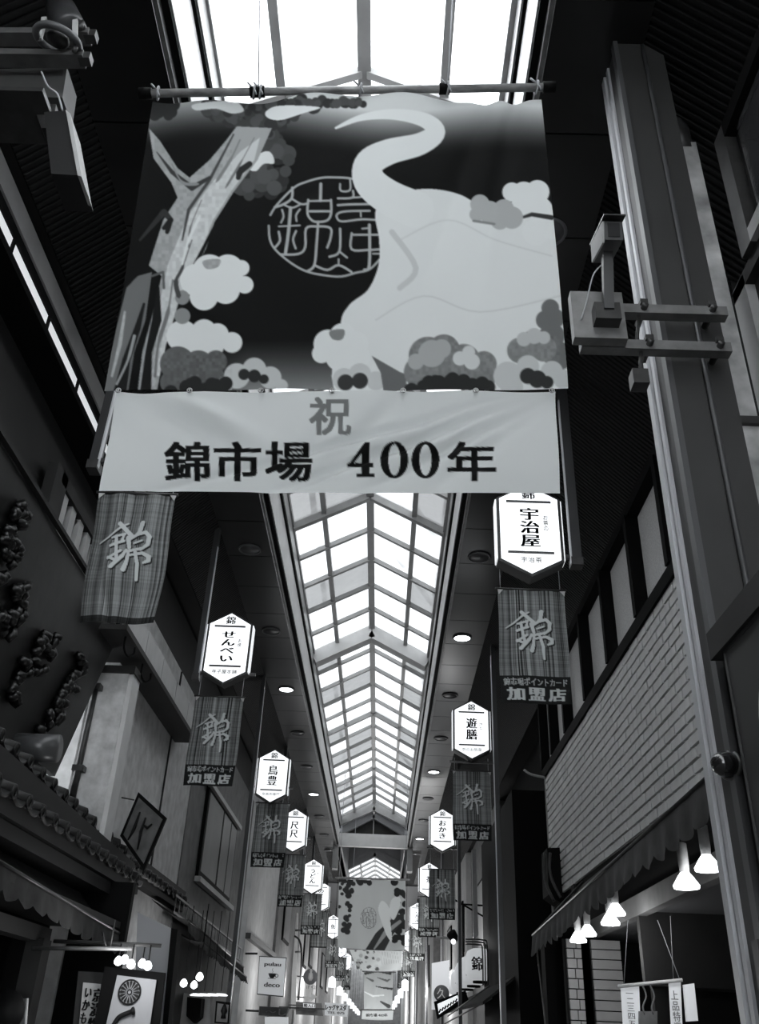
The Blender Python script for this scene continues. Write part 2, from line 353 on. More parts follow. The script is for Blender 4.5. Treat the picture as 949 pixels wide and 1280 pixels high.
# second glass roof beyond
s2 = thing('window_2', (-.4, 44, 6), 'second glass roof farther along the arcade beyond the gable frame', kind='structure')
mb = MB(); mg = MB(); md = MB()
for x, z in ((RX, RZ), (-1.1, 7.2), (.3, 7.2), (-1.7, 6.9), (.88, 6.9)): mb.beam((x, 43.6, z), (x, 90, z), .08, .08)
for k in range(32):
    y = 43.6 + 1.45 * k
    mb.beam((-1.7, y, 6.9), (RX, y, RZ), .09, .1).beam((RX, y, RZ), (.88, y, 6.9), .09, .1)
    for p, q in (((-1.7, 6.9), (RX, RZ)), ((RX, RZ), (.88, 6.9))):
        mg.hexa([(x, yy, z + d) for x, z in (p, q) for yy in (y + .03, y + 1.42) for d in (.05, .055)])
mb.build('glazing_bars', roof_frame, s2, kind='stuff'); mg.build('panes', glass_frost, s2, kind='stuff')
MB().box(-1.85, -1.7, 43.5, 90, 5.9, 6.95).box(.9, 1.05, 43.5, 90, 5.9, 6.95).build('curb_board', roof_frame, s2)
MB().box(-3.2, -1.8, 43, 90, 5.95, 6.05).box(1.0, 2.7, 43, 90, 5.95, 6.05).build('soffit', mat('grey_soffit', .12, .4), s2)
# corrugated slopes
def corrugation(x0, z0, x1, z1, y0, y1, name, label):
    mb = MB(); a = Vector((x0, 0, z0)); b = Vector((x1, 0, z1)); d = (b - a).normalized(); n = Vector((-d.z, 0, d.x))
    if n.z < 0: n = -n
    p = .058
    for k in range(int((y1 - y0) / p)):
        y = y0 + k * p; o = [(y, 0), (y + .024, 0), (y + .030, .016), (y + .052, .016), (y + p, 0)]
        for i in range(4):
            (ya, da), (yb, db) = o[i], o[i + 1]
            mb.add([a + n * da + Vector((0, ya, 0)), a + n * db + Vector((0, yb, 0)), b + n * db + Vector((0, yb, 0)), b + n * da + Vector((0, ya, 0))], [(0, 1, 2, 3)])
    t = thing(name, ((x0 + x1) / 2, (y0 + y1) / 2, min(z0, z1)), label, kind='structure')
    mb.build('corrugated_sheet', corr_m, t, kind='stuff')
    MB().hexa([(q.x + n.x * e, y, q.z + n.z * e) for q in (a, b) for y in (y0, y1) for e in (.03, .09)]).build('backing_sheet', black, t)
corrugation(-2.43, 6.0, -2.90, 5.53, YB, YE, 'trim_2', 'dark ribbed metal slope along the left ceiling edge')
corrugation(1.62, 6.0, 2.57, 5.03, YB, YE, 'trim_3', 'dark ribbed metal slope along the right ceiling edge')

# =================================================================== LEFT WALL
wl = thing('wall_left', (-3.1, 5, -1.6), 'dark upper wall on the left with a pale beam and a thin light strip', kind='structure')
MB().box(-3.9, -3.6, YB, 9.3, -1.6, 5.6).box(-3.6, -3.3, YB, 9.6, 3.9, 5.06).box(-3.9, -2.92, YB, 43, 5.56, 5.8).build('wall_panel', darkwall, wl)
MB().box(-3.2, -2.98, YB, 9.6, 5.29, 5.50).build('beam', frame_m, wl)
MB().box(-3.2, -3.0, YB, 9.6, 5.20, 5.29).build('dark_rail', black, wl)
MB().box(-3.06, -3.02, YB, 8.2, 5.07, 5.20).build('window_strip', mat('lit_clerestory_glass', .5, .5, emit=.55), wl)
for k in range(14): MB().box(-3.07, -3.0, -2 + k * .85, -1.97 + k * .85, 5.07, 5.20).build('mullion', black, wl)
MB().box(-3.4, -3.0, YB, 9.6, 5.0, 5.07).build('lower_rail', black, wl)
MB().box(-3.4, -3.2, YB, 43, 5.29, 5.56).build('upper_backing', black, wl)
# louvre box
lv = thing('louver_box', (-3.2, 7.8, 3.5), 'pale box with vertical louver slats above the dark letter board', 'vent')
MB().box(-3.24, -3.14, 7.0, 8.9, 4.38, 4.50).box(-3.24, -3.14, 6.85, 7.15, 3.5, 4.5).box(-3.24, -3.14, 8.75, 8.9, 3.5, 4.5).build('surround', darkmid, lv)
MB().box(-3.25, -3.23, 7.0, 8.8, 3.5, 4.4).build('backing', black, lv)
for k in range(6): MB().box(-3.23, -3.17, 7.2 + k * .26, 7.33 + k * .26, 3.5, 4.38).build('slat', palewall, lv)
# letter board
bd = thing('letter_board', (-3.2, 6, 2.2), 'large dark leaning signboard with raised carved letters on the left roof', 'sign')
T0, B0 = (-3.05, 3.83), (-3.42, 2.2)
MB().hexa([(x + d, y, z) for (x, z) in (T0, B0) for y in (3.0, 9.26) for d in (0, -.06)]).build('board', mat('dark_lacquer_board', .012, .4, noise=.35, scale=5, bump=.15), bd)
def on_board(px, py):
    nrm = Vector((B0[1] - T0[1], 0, -(B0[0] - T0[0]))); d = Vector(ray(px, py)); p0 = Vector((T0[0], 0, T0[1])); return d * (p0.dot(nrm) / d.dot(nrm))
uy = Vector((0, 1, 0)); uz = Vector((T0[0] - B0[0], 0, T0[1] - B0[1])).normalized(); un = Vector((uz.z, 0, -uz.x))
letter_m = mat('black_carved_letter', .004, .35)
for (px, py, s_) in ((12, 655, .30), (15, 755, .42), (50, 812, .42), (87, 848, .40), (20, 850, .30), (60, 900, .40), (2, 700, .3)):
    c = on_board(px, py); mb = MB(); rr = random.Random(int(px * 7 + py))
    for k in range(15):
        a = c + uy * rr.uniform(-s_ / 2, s_ / 2) * .8 + uz * rr.uniform(-s_ / 2, s_ / 2) * 1.1
        t = rr.choice([0, 0, math.pi / 2, math.pi / 2, .8, -.8]); L = rr.uniform(.10, .2) * s_
        dv = uy * math.cos(t) + uz * math.sin(t)
        mb.tube([a - dv * L + un * .03, a + un * .06, a + dv * L + un * .03], [.035, .045, .035], 6)
    mb.build('raised_letter', letter_m, bd)
MB().beam((-3.03, 3.0, 3.86), (-3.03, 9.28, 3.86), .05, .04).build('top_trim', darkwall, bd)
# barrel ridge tile
rt = thing('ridge_tile', (-3.0, 7.9, 2.1), 'rounded barrel ridge tile at the foot of the letter board', 'tile')
c = Px(56, 935, -3.0); MB().tube([c + Vector((-.25, .0, 0)), c + Vector((.12, 0, 0))], .12, 20).build('barrel', mat('barrel_tile', .07, .3), rt)
# tiled eave
ro = thing('tiled_eave', (-3.0, 8, 1.4), 'dark tiled eave with two rows of rounded roof tiles on the left', 'roof')
def tile_mesh():
    mb = MB()
    mb.tube([(-.34, 0, .10), (0, 0, 0)], .055, 12); mb.ring((.004, 0, 0), (1, 0, 0), .045, .012, 14, 5)
    n = 8; vs = []
    for x, z in ((-.34, .10), (0.0, 0)):
        for i in range(n + 1):
            t = i / n; vs.append((x, .04 + t * .25, z - .055 * math.sin(math.pi * t)))
    for x, z in ((-.34, .08), (0.0, -.022)):
        for i in range(n + 1):
            t = i / n; vs.append((x, .04 + t * .25, z - .055 * math.sin(math.pi * t)))
    m = n + 1; fs = []
    for i in range(n): fs += [(i, i + 1, m + i + 1, m + i), (2 * m + i, 3 * m + i, 3 * m + i + 1, 2 * m + i + 1), (m + i, m + i + 1, 3 * m + i + 1, 3 * m + i)]
    mb.add(vs, fs, True); return mb
def tile_row(parent, p0, p1, n):
    p0 = Vector(p0); p1 = Vector(p1); base = None
    for k in range(n):
        p = p0.lerp(p1, k / (n - 1))
        if base is None:
            tm = tile_mesh(); tm.v = [tuple(Vector(v) + p) for v in tm.v]; base = tm.build('roof_tile', tile_m, parent); b0 = p.copy()
        else: q = base.copy(); COL.objects.link(q); q.location = base.location + (p - b0)
tile_row(ro, (-2.93, 5.0, 1.93), (-2.93, 10.6, 1.72), 18)
tile_row(ro, (-2.72, 5.0, 1.46), (-2.72, 10.5, 1.43), 18)
MB().hexa([(-3.6, 4.5, 2.25), (-3.6, 10.8, 2.05), (-3.5, 4.5, 2.2), (-3.5, 10.8, 2.0), (-2.95, 4.5, 1.86), (-2.95, 10.8, 1.66), (-2.95, 4.5, 1.8), (-2.95, 10.8, 1.60)]).build('upper_slope', darkwall, ro)
MB().hexa([(-3.1, 4.5, 1.85), (-3.1, 10.8, 1.66), (-3.1, 4.5, 1.5), (-3.1, 10.8, 1.5), (-2.85, 4.5, 1.82), (-2.85, 10.8, 1.62), (-2.85, 4.5, 1.5), (-2.85, 10.8, 1.47)]).build('fascia', darkmid, ro)
MB().box(-3.3, -2.74, 4.5, 10.7, 1.28, 1.40).build('lower_soffit', darkwall, ro)
MB().box(-3.2, -2.78, 4.5, 10.7, 1.16, 1.27).build('eave_beam', mat('eave_wood', .01, .6), ro)
tile_row(ro, (-2.93, 10.9, 1.66), (-2.93, 14.3, 1.66), 11)
MB().box(-3.3, -2.98, 10.75, 14.5, 1.52, 1.80).build('rear_fascia', darkwall, ro)
# scalloped awning builder
def awning(name, label, p0, p1, xw, zw, n, drop, m, sgn, sub=10):
    p0 = Vector(p0); p1 = Vector(p1); t = thing(name, (p0 + p1) / 2, label, 'awning')
    def top(u, v):
        f = p0.lerp(p1, u); w = Vector((xw, f.y, zw + (f.z - p0.z) * .3)); q = w.lerp(f, v); q.z -= .05 * math.sin(math.pi * v); q.z += .008 * math.sin(u * n * 6.28) * v; return q
    MB().grid(top, n * 4, 6).build('canopy', m, t)
    def val(u, v):
        f = p0.lerp(p1, u); s_ = abs(math.sin(math.pi * u * n)) ** .6; d = drop * (.78 + .22 * s_)
        return Vector((f.x + sgn * (.02 + .03 * math.sin(u * n * math.pi) * math.sin(u * n * 2.3)) * v, f.y, f.z - d * v))
    MB().grid(val, n * sub, 5).build('valance', m, t)
    MB().tube([p0, p1], .014, 8).build('front_bar', steel_d, t)
    return t
awning('canvas_awning', 'dark scalloped canvas awning under the tiled eave on the left', (-2.6, 5.2, .98), (-2.6, 9.7, .80), -3.1, 1.25, 14, .20, cloth_g, 1)
# shop below left
ls = thing('wall_left.001', (-3.1, 8, -1.6), 'dark shopfront opening below the left awning with pale post', kind='structure')
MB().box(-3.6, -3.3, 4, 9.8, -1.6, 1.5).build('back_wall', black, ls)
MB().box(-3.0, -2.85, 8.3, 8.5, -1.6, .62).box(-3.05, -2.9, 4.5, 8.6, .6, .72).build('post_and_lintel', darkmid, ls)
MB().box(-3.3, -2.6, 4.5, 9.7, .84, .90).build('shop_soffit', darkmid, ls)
MB().box(-3.6, -2.55, 9.75, 9.85, -1.6, 1.28).build('added_dark_board', black, ls)  # black sheet added to stand for the darkness under the eave
# horizontal pole with hooks
hp = thing('hanging_pole', (-2.3, 8.2, .5), 'horizontal steel pole hung below the left awning', 'pole')
MB().tube([Py(40, 1185, 8.2), Py(165, 1186, 8.2)], .016, 8).build('pole', steel, hp)
MB().tube([(-2.75, 8.25, .60), (-1.84, 8.25, .60)], .016, 8).build('lamp_bar', steel_d, hp)
MB().tube([Py(128, 1165, 8.2), Py(133, 1184, 8.2)], .006, 6).tube([Py(144, 1150, 8.2), Py(138, 1184, 8.2)], .006, 6).build('hanger', steel_d, hp)
# pier and building behind
pr = thing('wall_left.002', (-3.1, 11, -1.6), 'light grey building wall behind the roof tiles on the left', kind='structure')
MB().box(-3.8, -3.12, 9.7, 14.4, -1.6, 4.62).build('facade', concrete, pr)
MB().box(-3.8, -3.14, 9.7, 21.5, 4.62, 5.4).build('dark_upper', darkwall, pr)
MB().box(-3.34, -2.93, 9.5, 9.8, 1.6, 3.42).build('pier', mat('worn_concrete', .55, .9, noise=.25, scale=7, bump=.5), pr)
MB().box(-2.93, -2.88, 9.52, 9.8, 1.6, 3.42).build('pier_edge', whitepaint, pr)
MB().box(-3.4, -2.86, 9.46, 9.82, 3.42, 3.50).build('pier_cap', darkwall, pr)
MB().tube([(-3.25, 9.42, 3.25), (-3.25, 9.42, 2.0)], .035, 10).box(-3.31, -3.19, 9.38, 9.5, 3.2, 3.26).box(-3.31, -3.19, 9.38, 9.5, 2.3, 2.36).build('downpipe', steel_d, pr)
MB().box(-3.13, -3.10, 12.6, 12.63, 1.6, 4.6).build('joint_strip', darkmid, pr)
gt = thing('gutter_canopy', (-2.95, 11, 3.7), 'projecting grey gutter canopy above the concrete pier', 'canopy')
MB().box(-3.3, -2.80, 8.7, 12.9, 3.62, 3.68).build('underside', darkmid, gt)
for k in range(5): MB().box(-2.86, -2.80, 8.7 + k * .84, 9.52 + k * .84, 3.68, 3.95).build('fascia_panel', frame_m, gt)
for y in (8.9, 9.7):
    MB().tube(smooth([(-2.86, y, 3.62), (-2.86, y + .02, 3.5), (-2.83, y + .1, 3.44), (-2.8, y + .2, 3.5), (-2.8, y + .2, 3.58)], 4, False), .012, 6).build('hook', black, gt)
pic = thing('framed_picture_sign', (-2.75, 10.5, 1.5), 'tilted dark framed picture sign in front of the light grey wall', 'sign')
q = [Py(*p, 10.5) for p in ((173, 990), (208, 1022), (180, 1088), (150, 1045))]
cc = sum(q, Vector()) / 4
MB().prism(q, (0, .05, 0)).build('frame', black, pic)
MB().prism([cc + (p - cc) * .84 + Vector((0, -.01, 0)) for p in q], (0, .02, 0)).build('picture', mat('dim_picture', .07, .5, noise=.5, scale=6), pic)
mb = MB()
for a, b, c_ in (((175, 1015), (168, 1035), (160, 1050)), ((182, 1022), (176, 1040), (172, 1062)), ((190, 1030), (184, 1035), (178, 1030))):
    mb.tube([Py(*a, 10.46), Py(*b, 10.46), Py(*c_, 10.46)], [.01, .02, .008], 6)
mb.build('brush_marks', ink, pic)
MB().tube([Py(152, 997, 10.5), Py(168, 1000, 10.5)], .008, 6).build('bracket', steel_d, pic)
# second building (brown) with window
b2 = thing('wall_left.003', (-3.1, 18, -1.6), 'brown-grey building facade with a framed window on the left', kind='structure')
MB().box(-3.9, -3.10, 14.4, 21.5, -1.6, 4.7).build('facade', brownwall, b2)
MB().box(-3.12, -3.04, 15.6, 19.1, 2.16, 3.66).build('window_frame', black, b2)
for k, (a, b) in enumerate(((15.7, 17.2), (17.35, 18.2), (18.3, 19.0))):
    MB().box(-3.06, -3.03, a, b, 2.28, 3.56).build('window_pane', mat('grey_window_glass', .14, .45, noise=.3, scale=1), b2)
MB().box(-3.06, -2.96, 15.4, 19.3, 2.08, 2.16).box(-3.06, -2.98, 15.4, 19.3, 3.62, 3.7).build('window_sill', frame_m, b2)
# balustrade-like roof above second awning
br = thing('lattice_parapet', (-2.9, 17, 1.3), 'low lattice parapet above the second awning on the left', 'railing')
MB().beam((-2.9, 13.4, 1.62), (-2.9, 20.5, 1.50), .03, .03).beam((-2.9, 13.4, 1.40), (-2.9, 20.5, 1.28), .03, .03).build('rail', steel_d, br)
for k in range(24): y = 13.5 + k * .3; MB().beam((-2.9, y, 1.38 - (y - 13.4) * .017), (-2.9, y, 1.63 - (y - 13.4) * .017), .012, .012, (0, 1, 0)).build('baluster', steel, br)
awning('canvas_awning', 'second dark canvas awning farther down the left side', (-2.55, 12.8, 1.25), (-2.55, 18.6, 1.05), -3.1, 1.50, 22, .16, cloth_d, 1, 6)
awning('canvas_awning', 'lower small fringed awning below the second left awning', (-2.45, 13.6, 1.05), (-2.45, 18.4, .88), -3.0, 1.25, 30, .12, cloth_g, 1, 6)

# =================================================================== RIGHT WALL
wr = thing('wall_right', (2.6, 9, -1.6), 'pale glazed brick wall on the right under the row of frosted windows', kind='structure')
MB().box(2.57, 3.2, 4.0, 14.25, 1.84, 3.66).build('mortar_bed', mortar, wr)
CH, BL_ = .107, .32; cnt = []
for r_ in range(17):
    z = 1.845 + r_ * CH; off = (r_ % 2) * BL_ / 2; k = 0
    while True:
        y = 4.0 - off + k * BL_; k += 1
        y0, y1 = max(y, 4.0), min(y + BL_, 14.25)
        if y0 >= 14.2: break
        cnt.append((y0, y1, z))
cnt.sort(key=lambda t: t[0]); vis = [t for t in cnt if t[0] >= 6.2]; first = vis[:300]; rest = [t for t in cnt if t not in first]
base = {}
for (y0, y1, z) in first:
    L = round(y1 - y0, 2); dj = random.uniform(0, .006)
    if L not in base: base[L] = MB().box(2.53, 2.575, y0 + .012, y1 - .012, z + .012, z + CH - .012).build('brick', brick_m, wr); base[L]['b'] = (y0, z); continue
    o = base[L].copy(); COL.objects.link(o); o.location = Vector((-dj, y0 - base[L]['b'][0], z - base[L]['b'][1]))
    if 'b' in o: del o['b']
for o in base.values(): del o['b']
mb = MB()
for (y0, y1, z) in rest: mb.box(2.53 - random.uniform(0, .006), 2.575, y0 + .012, y1 - .012, z + .012, z + CH - .012)
mb.build('bricks', brick_m, wr, kind='stuff')
MB().box(2.5, 2.62, 3.6, 14.3, 3.66, 3.80).build('sill_band', black, wr)
MB().box(2.53, 2.62, 14.2, 14.36, -1.6, 3.8).build('corner_strip', steel_d, wr)
# window band
wb = thing('window_3', (2.6, 9, 3.8), 'row of tall frosted windows with black mullions above the brick wall', kind='structure')
MB().box(2.66, 3.0, 5.0, 14.3, 3.8, 5.05).build('reveal', black, wb)
MB().box(2.50, 2.62, 4.9, 14.4, 4.95, 5.08).build('head_rail', black, wb)
ed = [5.0, 6.05, 7.15, 8.3, 9.6, 10.9, 12.3, 13.4, 14.3]
for i, y in enumerate(ed): MB().box(2.48, 2.64, y - .05, y + .05, 3.8, 4.97).build('mullion', black, wb)
for i in range(len(ed) - 1): MB().box(2.62, 2.65, ed[i] + .36, ed[i + 1] - .06, 3.82, 4.94).build('pane', frost_win, wb)
# projecting box beyond, gap with lit opening
gp = thing('wall_right.001', (3, 18, -1.6), 'black recess in the right wall beyond the brick building', kind='structure')
MB().box(2.9, 3.4, 14.3, 30, -1.6, 5.3).box(2.6, 3.4, YB, 43, 5.06, 5.6).build('recess', black, gp)
MB().box(2.3, 2.9, 16.5, 22, -1.6, 4.0).build('dark_return', black, gp)
lb = thing('lit_transom_box', (2.6, 14.8, 3.4), 'small pale lit opening at the far corner of the brick wall', 'window')
MB().prism([Py(683, 905, 14.9), Py(706, 905, 14.9), Py(706, 955, 14.9), Py(683, 985, 14.9)], (0, .06, 0)).build('frame', darkmid, lb)
MB().prism([Py(684, 886, 14.85), Py(706, 886, 14.85), Py(703, 915, 14.85), Py(687, 905, 14.85)], (0, .04, 0)).build('lit_pane', mat('lit_small_pane', .6, .5, emit=.8), lb)
MB().tube(smooth([Py(655, 962, 14.2), Py(664, 968, 14.2), Py(682, 972, 14.2)], 4, False), .02, 8).build('pipe_end', frame_m, lb)
# projecting bay of near right building
nb = thing('wall_right.002', (2.1, 2, 2), 'projecting window bay of the nearest building at top right', kind='structure')
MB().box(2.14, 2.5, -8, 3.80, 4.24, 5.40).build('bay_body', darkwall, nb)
MB().box(2.06, 2.14, 3.70, 3.84, 4.16, 5.25).build('bay_corner_frame', steel_d, nb)
MB().box(2.06, 2.16, -8, 3.70, 4.16, 4.27).build('bay_sill', frame_m, nb)
MB().box(2.06, 2.16, -8, 3.70, 5.13, 5.25).build('bay_head', black, nb)
for y0 in (2.75, 1.6, .4): MB().box(2.10, 2.13, y0, y0 + .85, 4.3, 5.1).build('pane', shiny_win, nb)
for y0 in (2.62, 1.45, .25): MB().box(2.07, 2.14, y0, y0 + .1, 4.25, 5.15).build('bay_mullion', steel_d, nb)
MB().box(2.10, 2.25, 3.95, 4.13, 2.6, 4.15).build('lower_corner_frame', frame_m, nb)
MB().box(2.10, 2.25, -8, 4.13, 4.06, 4.16).build('lower_head', darkwall, nb)
MB().box(2.16, 2.5, -8, 4.05, 3.2, 4.06).build('lower_wall', darkwall, nb)
MB().box(2.10, 2.2, -8, 4.0, 3.05, 3.2).build('lower_sill', frame_m, nb)
MB().box(2.16, 2.5, -8, 4.05, -1.6, 3.2).build('lower_wall_base', darkwall, nb)
# shop interior right
rs = thing('wall_right.003', (2.6, 9, -1.6), 'dark shop interior below the right awning', kind='structure')
MB().box(2.48, 2.58, 4.5, 12.4, 1.12, 1.30).build('fascia_beam', mat('grey_fascia', .17, .6, noise=.2, scale=4), rs)
MB().box(2.58, 4.2, 4.5, 12.4, 1.16, 1.22).build('shop_ceiling', mat('shop_ceiling_board', .14, .7), rs)
MB().box(2.5, 4.2, 9.4, 9.5, .52, 1.16).build('shutter_box', darkmid, rs)
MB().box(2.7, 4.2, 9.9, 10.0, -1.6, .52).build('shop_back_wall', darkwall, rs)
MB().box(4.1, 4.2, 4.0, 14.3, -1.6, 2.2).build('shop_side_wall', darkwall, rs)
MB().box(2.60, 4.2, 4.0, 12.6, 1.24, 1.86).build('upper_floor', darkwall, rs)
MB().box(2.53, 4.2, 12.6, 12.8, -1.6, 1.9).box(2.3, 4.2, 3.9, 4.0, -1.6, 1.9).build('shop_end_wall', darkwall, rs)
MB().box(2.56, 2.62, 4.0, 14.25, 1.28, 1.86).build('transom_board', black, rs)
MB().box(2.36, 2.46, 11.6, 11.9, -1.6, 1.1).build('dark_jamb', black, rs)
MB().box(2.05, 2.55, 12.3, 12.6, -1.6, 1.3).build('dark_pier', black, rs)
for (x, y) in ((2.9, 7.0), (3.2, 7.6)): MB().lathe((x, y, 1.10), (0, 0, 1), [(0, .11), (.05, .12), (.06, .12)], 20).build('ceiling_vent', black, rs)
tile_l = mat('white_wall_tile', .5, .35, noise=.1, scale=3); bt = None
for xa, xb, ncol in ((2.47, 2.82, 1), (2.18, 2.36, 2)):
    for r_ in range(20):
        z = -1.0 + r_ * .105
        for c_ in range(ncol):
            w = (xb - xa) / ncol; s_ = (w * .3 if (r_ % 2 and ncol == 2) else 0)
            x0 = xa + c_ * w + (s_ if c_ else 0); x1 = xa + (c_ + 1) * w + (s_ if c_ == 0 and ncol == 2 else 0)
            MB().box(x0 + .005, x1 - .005, 11.55, 11.62, z + .006, z + .099).build('wall_tile', tile_l, rs)
MB().box(2.16, 2.84, 11.6, 11.7, -1.6, 1.1).build('tile_backing', mortar, rs)
awr = awning('canvas_awning', 'long dark scalloped awning below the brick wall on the right', (1.86, 4.9, 1.38), (1.86, 12.0, 1.16), 2.53, 1.84, 24, .25, mat('brown_awning_canvas', .045, .9, noise=.35, scale=6, transl=.06), -1)
MB().tube([(1.88, 11.9, 1.15), (1.95, 11.9, .2), (2.0, 11.8, -1.0)], .01, 6).build('stay_rope', steel_d, awr)
MB().tube([(1.86, 12.0, 1.16), (2.53, 12.0, 1.80)], .014, 6).tube([(1.86, 4.9, 1.38), (2.53, 4.9, 1.80)], .014, 6).tube([(1.86, 8.5, 1.27), (2.53, 8.5, 1.80)], .014, 6).build('arm', steel_d, awr)
# reflector lamps
lampbase = None
for (px, py, X, lab) in ((858, 1105, 2.1, 'large lit reflector lamp, front one of the nearest pair under the right awning'), (885, 1083, 2.2, 'lit reflector lamp nearest the post under the right awning'), (770, 1140, 2.2, 'lit reflector lamp, right one of the middle pair under the right awning'), (763, 1152, 2.15, 'lit reflector lamp, left one of the middle pair under the right awning'), (735, 1166, 2.15, 'lit reflector lamp, right one of the farthest pair under the right awning'), (723, 1174, 2.1, 'lit reflector lamp, left one of the farthest pair under the right awning')):
    p = Px(px, py, X)
    if lampbase is None:
        t = thing('reflector_lamp', p, lab, 'lamp', 'reflector lamps under the right awning')
        MB().lathe(p, (0, 0, 1), [(-.035, .03), (-.03, .085), (-.01, .09), (.05, .05), (.075, .03)], 20).build('reflector', lamp_on, t)
        MB().lathe(p + Vector((0, 0, .075)), (0, 0, 1), [(0, .032), (.05, .036), (.19, .036), (.2, .02)], 14).build('socket', palewall, t)
        MB().tube([p + Vector((0, 0, .26)), p + Vector((.0, 0, .38))], .008, 6).build('stem', steel_d, t)
        lampbase = (t, p.copy())
    else:
        t = copy_tree(lampbase[0], None, p - lampbase[1]); t['label'] = lab
    l = bpy.data.lights.new('lamp_light', 'POINT'); l.energy = 4.5; l.shadow_soft_size = .06; lo = bpy.data.objects.new('lamp_light', l); COL.objects.link(lo); lo.location = p + Vector((0, 0, -.14))
# hanging papers on a rail
pp = thing('paper_rail', (1.9, 7, .4), 'thin white rail hung on strings with paper price strips on the right', 'rail')
MB().tube([Py(773, 1233, 7), Py(853, 1225, 7)], .012, 8).build('rail', whitepaint, pp)
MB().tube([Py(822, 1150, 7), Py(850, 1225, 7)], .003, 5).tube([Py(838, 1145, 7), Py(842, 1226, 7)], .002, 5).tube([Py(785, 1150, 7), Py(780, 1232, 7)], .002, 5).build('string', rope_m, pp)
for (a, b, c_, d, txt) in ((776, 799, 1234, 1300, '一二三\n四五六'), (836, 851, 1228, 1300, '上品\n特選'), ):
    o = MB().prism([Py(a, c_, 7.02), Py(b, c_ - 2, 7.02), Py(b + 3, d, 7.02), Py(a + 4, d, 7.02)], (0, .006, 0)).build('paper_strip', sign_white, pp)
    lettering('\n'.join(txt.replace('\n', '')), mat('grey_ink', .12, .6), o, Py((a + b) / 2 + 2, (c_ + d) / 2, 7.0), .05, .25)
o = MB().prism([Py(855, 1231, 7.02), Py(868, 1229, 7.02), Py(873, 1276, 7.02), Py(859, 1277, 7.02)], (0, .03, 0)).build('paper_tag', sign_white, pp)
MB().tube(smooth([Py(803, 1231, 7), Py(808, 1245, 7), Py(804, 1258, 7), Py(806, 1268, 7)], 4, False), .006, 6).tube(smooth([Py(812, 1230, 7), Py(818, 1245, 7), Py(815, 1258, 7), Py(817, 1268, 7)], 4, False), .006, 6).build('hook', steel, pp)
MB().prism([Py(799, 1264, 7), Py(822, 1264, 7), Py(822, 1292, 7), Py(799, 1292, 7)], (0, .05, 0)).build('clip_board', steel, pp)
# hood vent
hv = thing('vent_hood', (2.35, 13.6, 1.8), 'black box hood on the far corner of the brick wall', 'vent')
MB().prism([Py(684, 1060, 13.4), Py(713, 1059, 13.4), Py(717, 1108, 13.4), Py(700, 1128, 13.4), Py(686, 1118, 13.4)], (0, .5, 0)).build('hood', black, hv)
MB().tube(smooth([Py(681, 1066, 13.3), Py(680, 1085, 13.3), Py(683, 1105, 13.3), Py(693, 1127, 13.3)], 4, False), .02, 8).build('pipe', steel_d, hv)
MB().tube(smooth([Py(688, 1066, 13.2), Py(687, 1085, 13.2), Py(691, 1102, 13.2), Py(701, 1122, 13.2)], 4, False), .02, 8).build('pipe', steel_d, hv)

# =================================================================== POST with fittings
ps = thing('arcade_post', (1.55, 3.7, -1.6), 'big brown-grey steel post on the right carrying the camera bracket', 'post')
MB().box(1.42, 1.74, 3.62, 3.90, -1.6, 6.0).build('shaft', post_m, ps)
MB().box(1.395, 1.43, 3.87, 3.93, -1.6, 6.0).build('flange', post_l, ps)
MB().box(1.405, 1.43, 3.80, 3.84, -1.6, 6.0).build('flange', post_l, ps)
MB().box(1.40, 1.43, 3.60, 3.66, -1.6, 6.0).build('corner_strip', mat('worn_corner_steel', .10, .4, metal=.3), ps)
MB().tube([(1.60, 3.60, -1.6), (1.60, 3.60, 5.95)], .014, 8).build('conduit', mat('conduit_paint', .06, .4), ps)
pi = thing('drain_duct', (1.95, 4.0, -1.6), 'mottled pale square duct standing behind the big right post', 'pipe')
MB().box(1.86, 2.01, 3.98, 4.12, -1.6, 5.45).build('duct', mat('mottled_zinc', .42, .45, metal=.1, noise=.55, scale=4), pi)
MB().tube([(1.92, 4.05, 5.4), (1.92, 4.05, 5.75)], .09, 16).build('collar', steel_d, pi)
MB().box(1.78, 2.03, 3.95, 4.14, 3.0, 3.05).build('strap', steel_d, pi)
bk = thing('camera_bracket', (1.2, 3.45, 3.1), 'steel two-rail bracket with plate clamped across the big post', 'bracket')
for z in (3.37, 3.12):
    a, b = (.90, 1.72) if z > 3.2 else (.88, 1.70)
    MB().box(a if z > 3.2 else .93, b, 3.47, 3.53, z - .03, z + .03).build('rail', steel, bk)
    for x in (1.28, 1.64): MB().tube([(x, 3.44, z), (x, 3.60, z)], .018, 8).box(x - .02, x + .02, 3.45, 3.5, z + .02, z + .05).build('bolt', steel_d, bk)
MB().box(.88, 1.15, 3.40, 3.46, 3.09, 3.41).build('plate', mat('dull_plate', .2, .4, metal=.3, noise=.25, scale=8), bk)
MB().tube([(1.22, 3.50, 3.12), (1.26, 3.50, 3.36)], .01, 6).tube([(1.24, 3.5, 3.1), (1.22, 3.5, 2.92)], .01, 6).box(1.17, 1.25, 3.46, 3.54, 2.86, 2.95).build('strut', steel_d, bk)
cm = thing('security_camera', (1.03, 3.3, 3.15), 'grey box security camera on a short arm on the bracket plate', 'camera')
MB().box(.98, 1.11, 3.33, 3.40, 3.16, 3.27).build('base_plate', steel_d, cm)
cg = mat('camera_grey', .05, .4)
def hx(x0, x1, a, b, c, d): return [(x, y, z) for x in (x0, x1) for (y, z) in (a, b, c, d)]
MB().hexa(hx(1.025, 1.075, (3.32, 3.22), (3.36, 3.22), (3.22, 3.52), (3.27, 3.52))).build('arm', cg, cm)
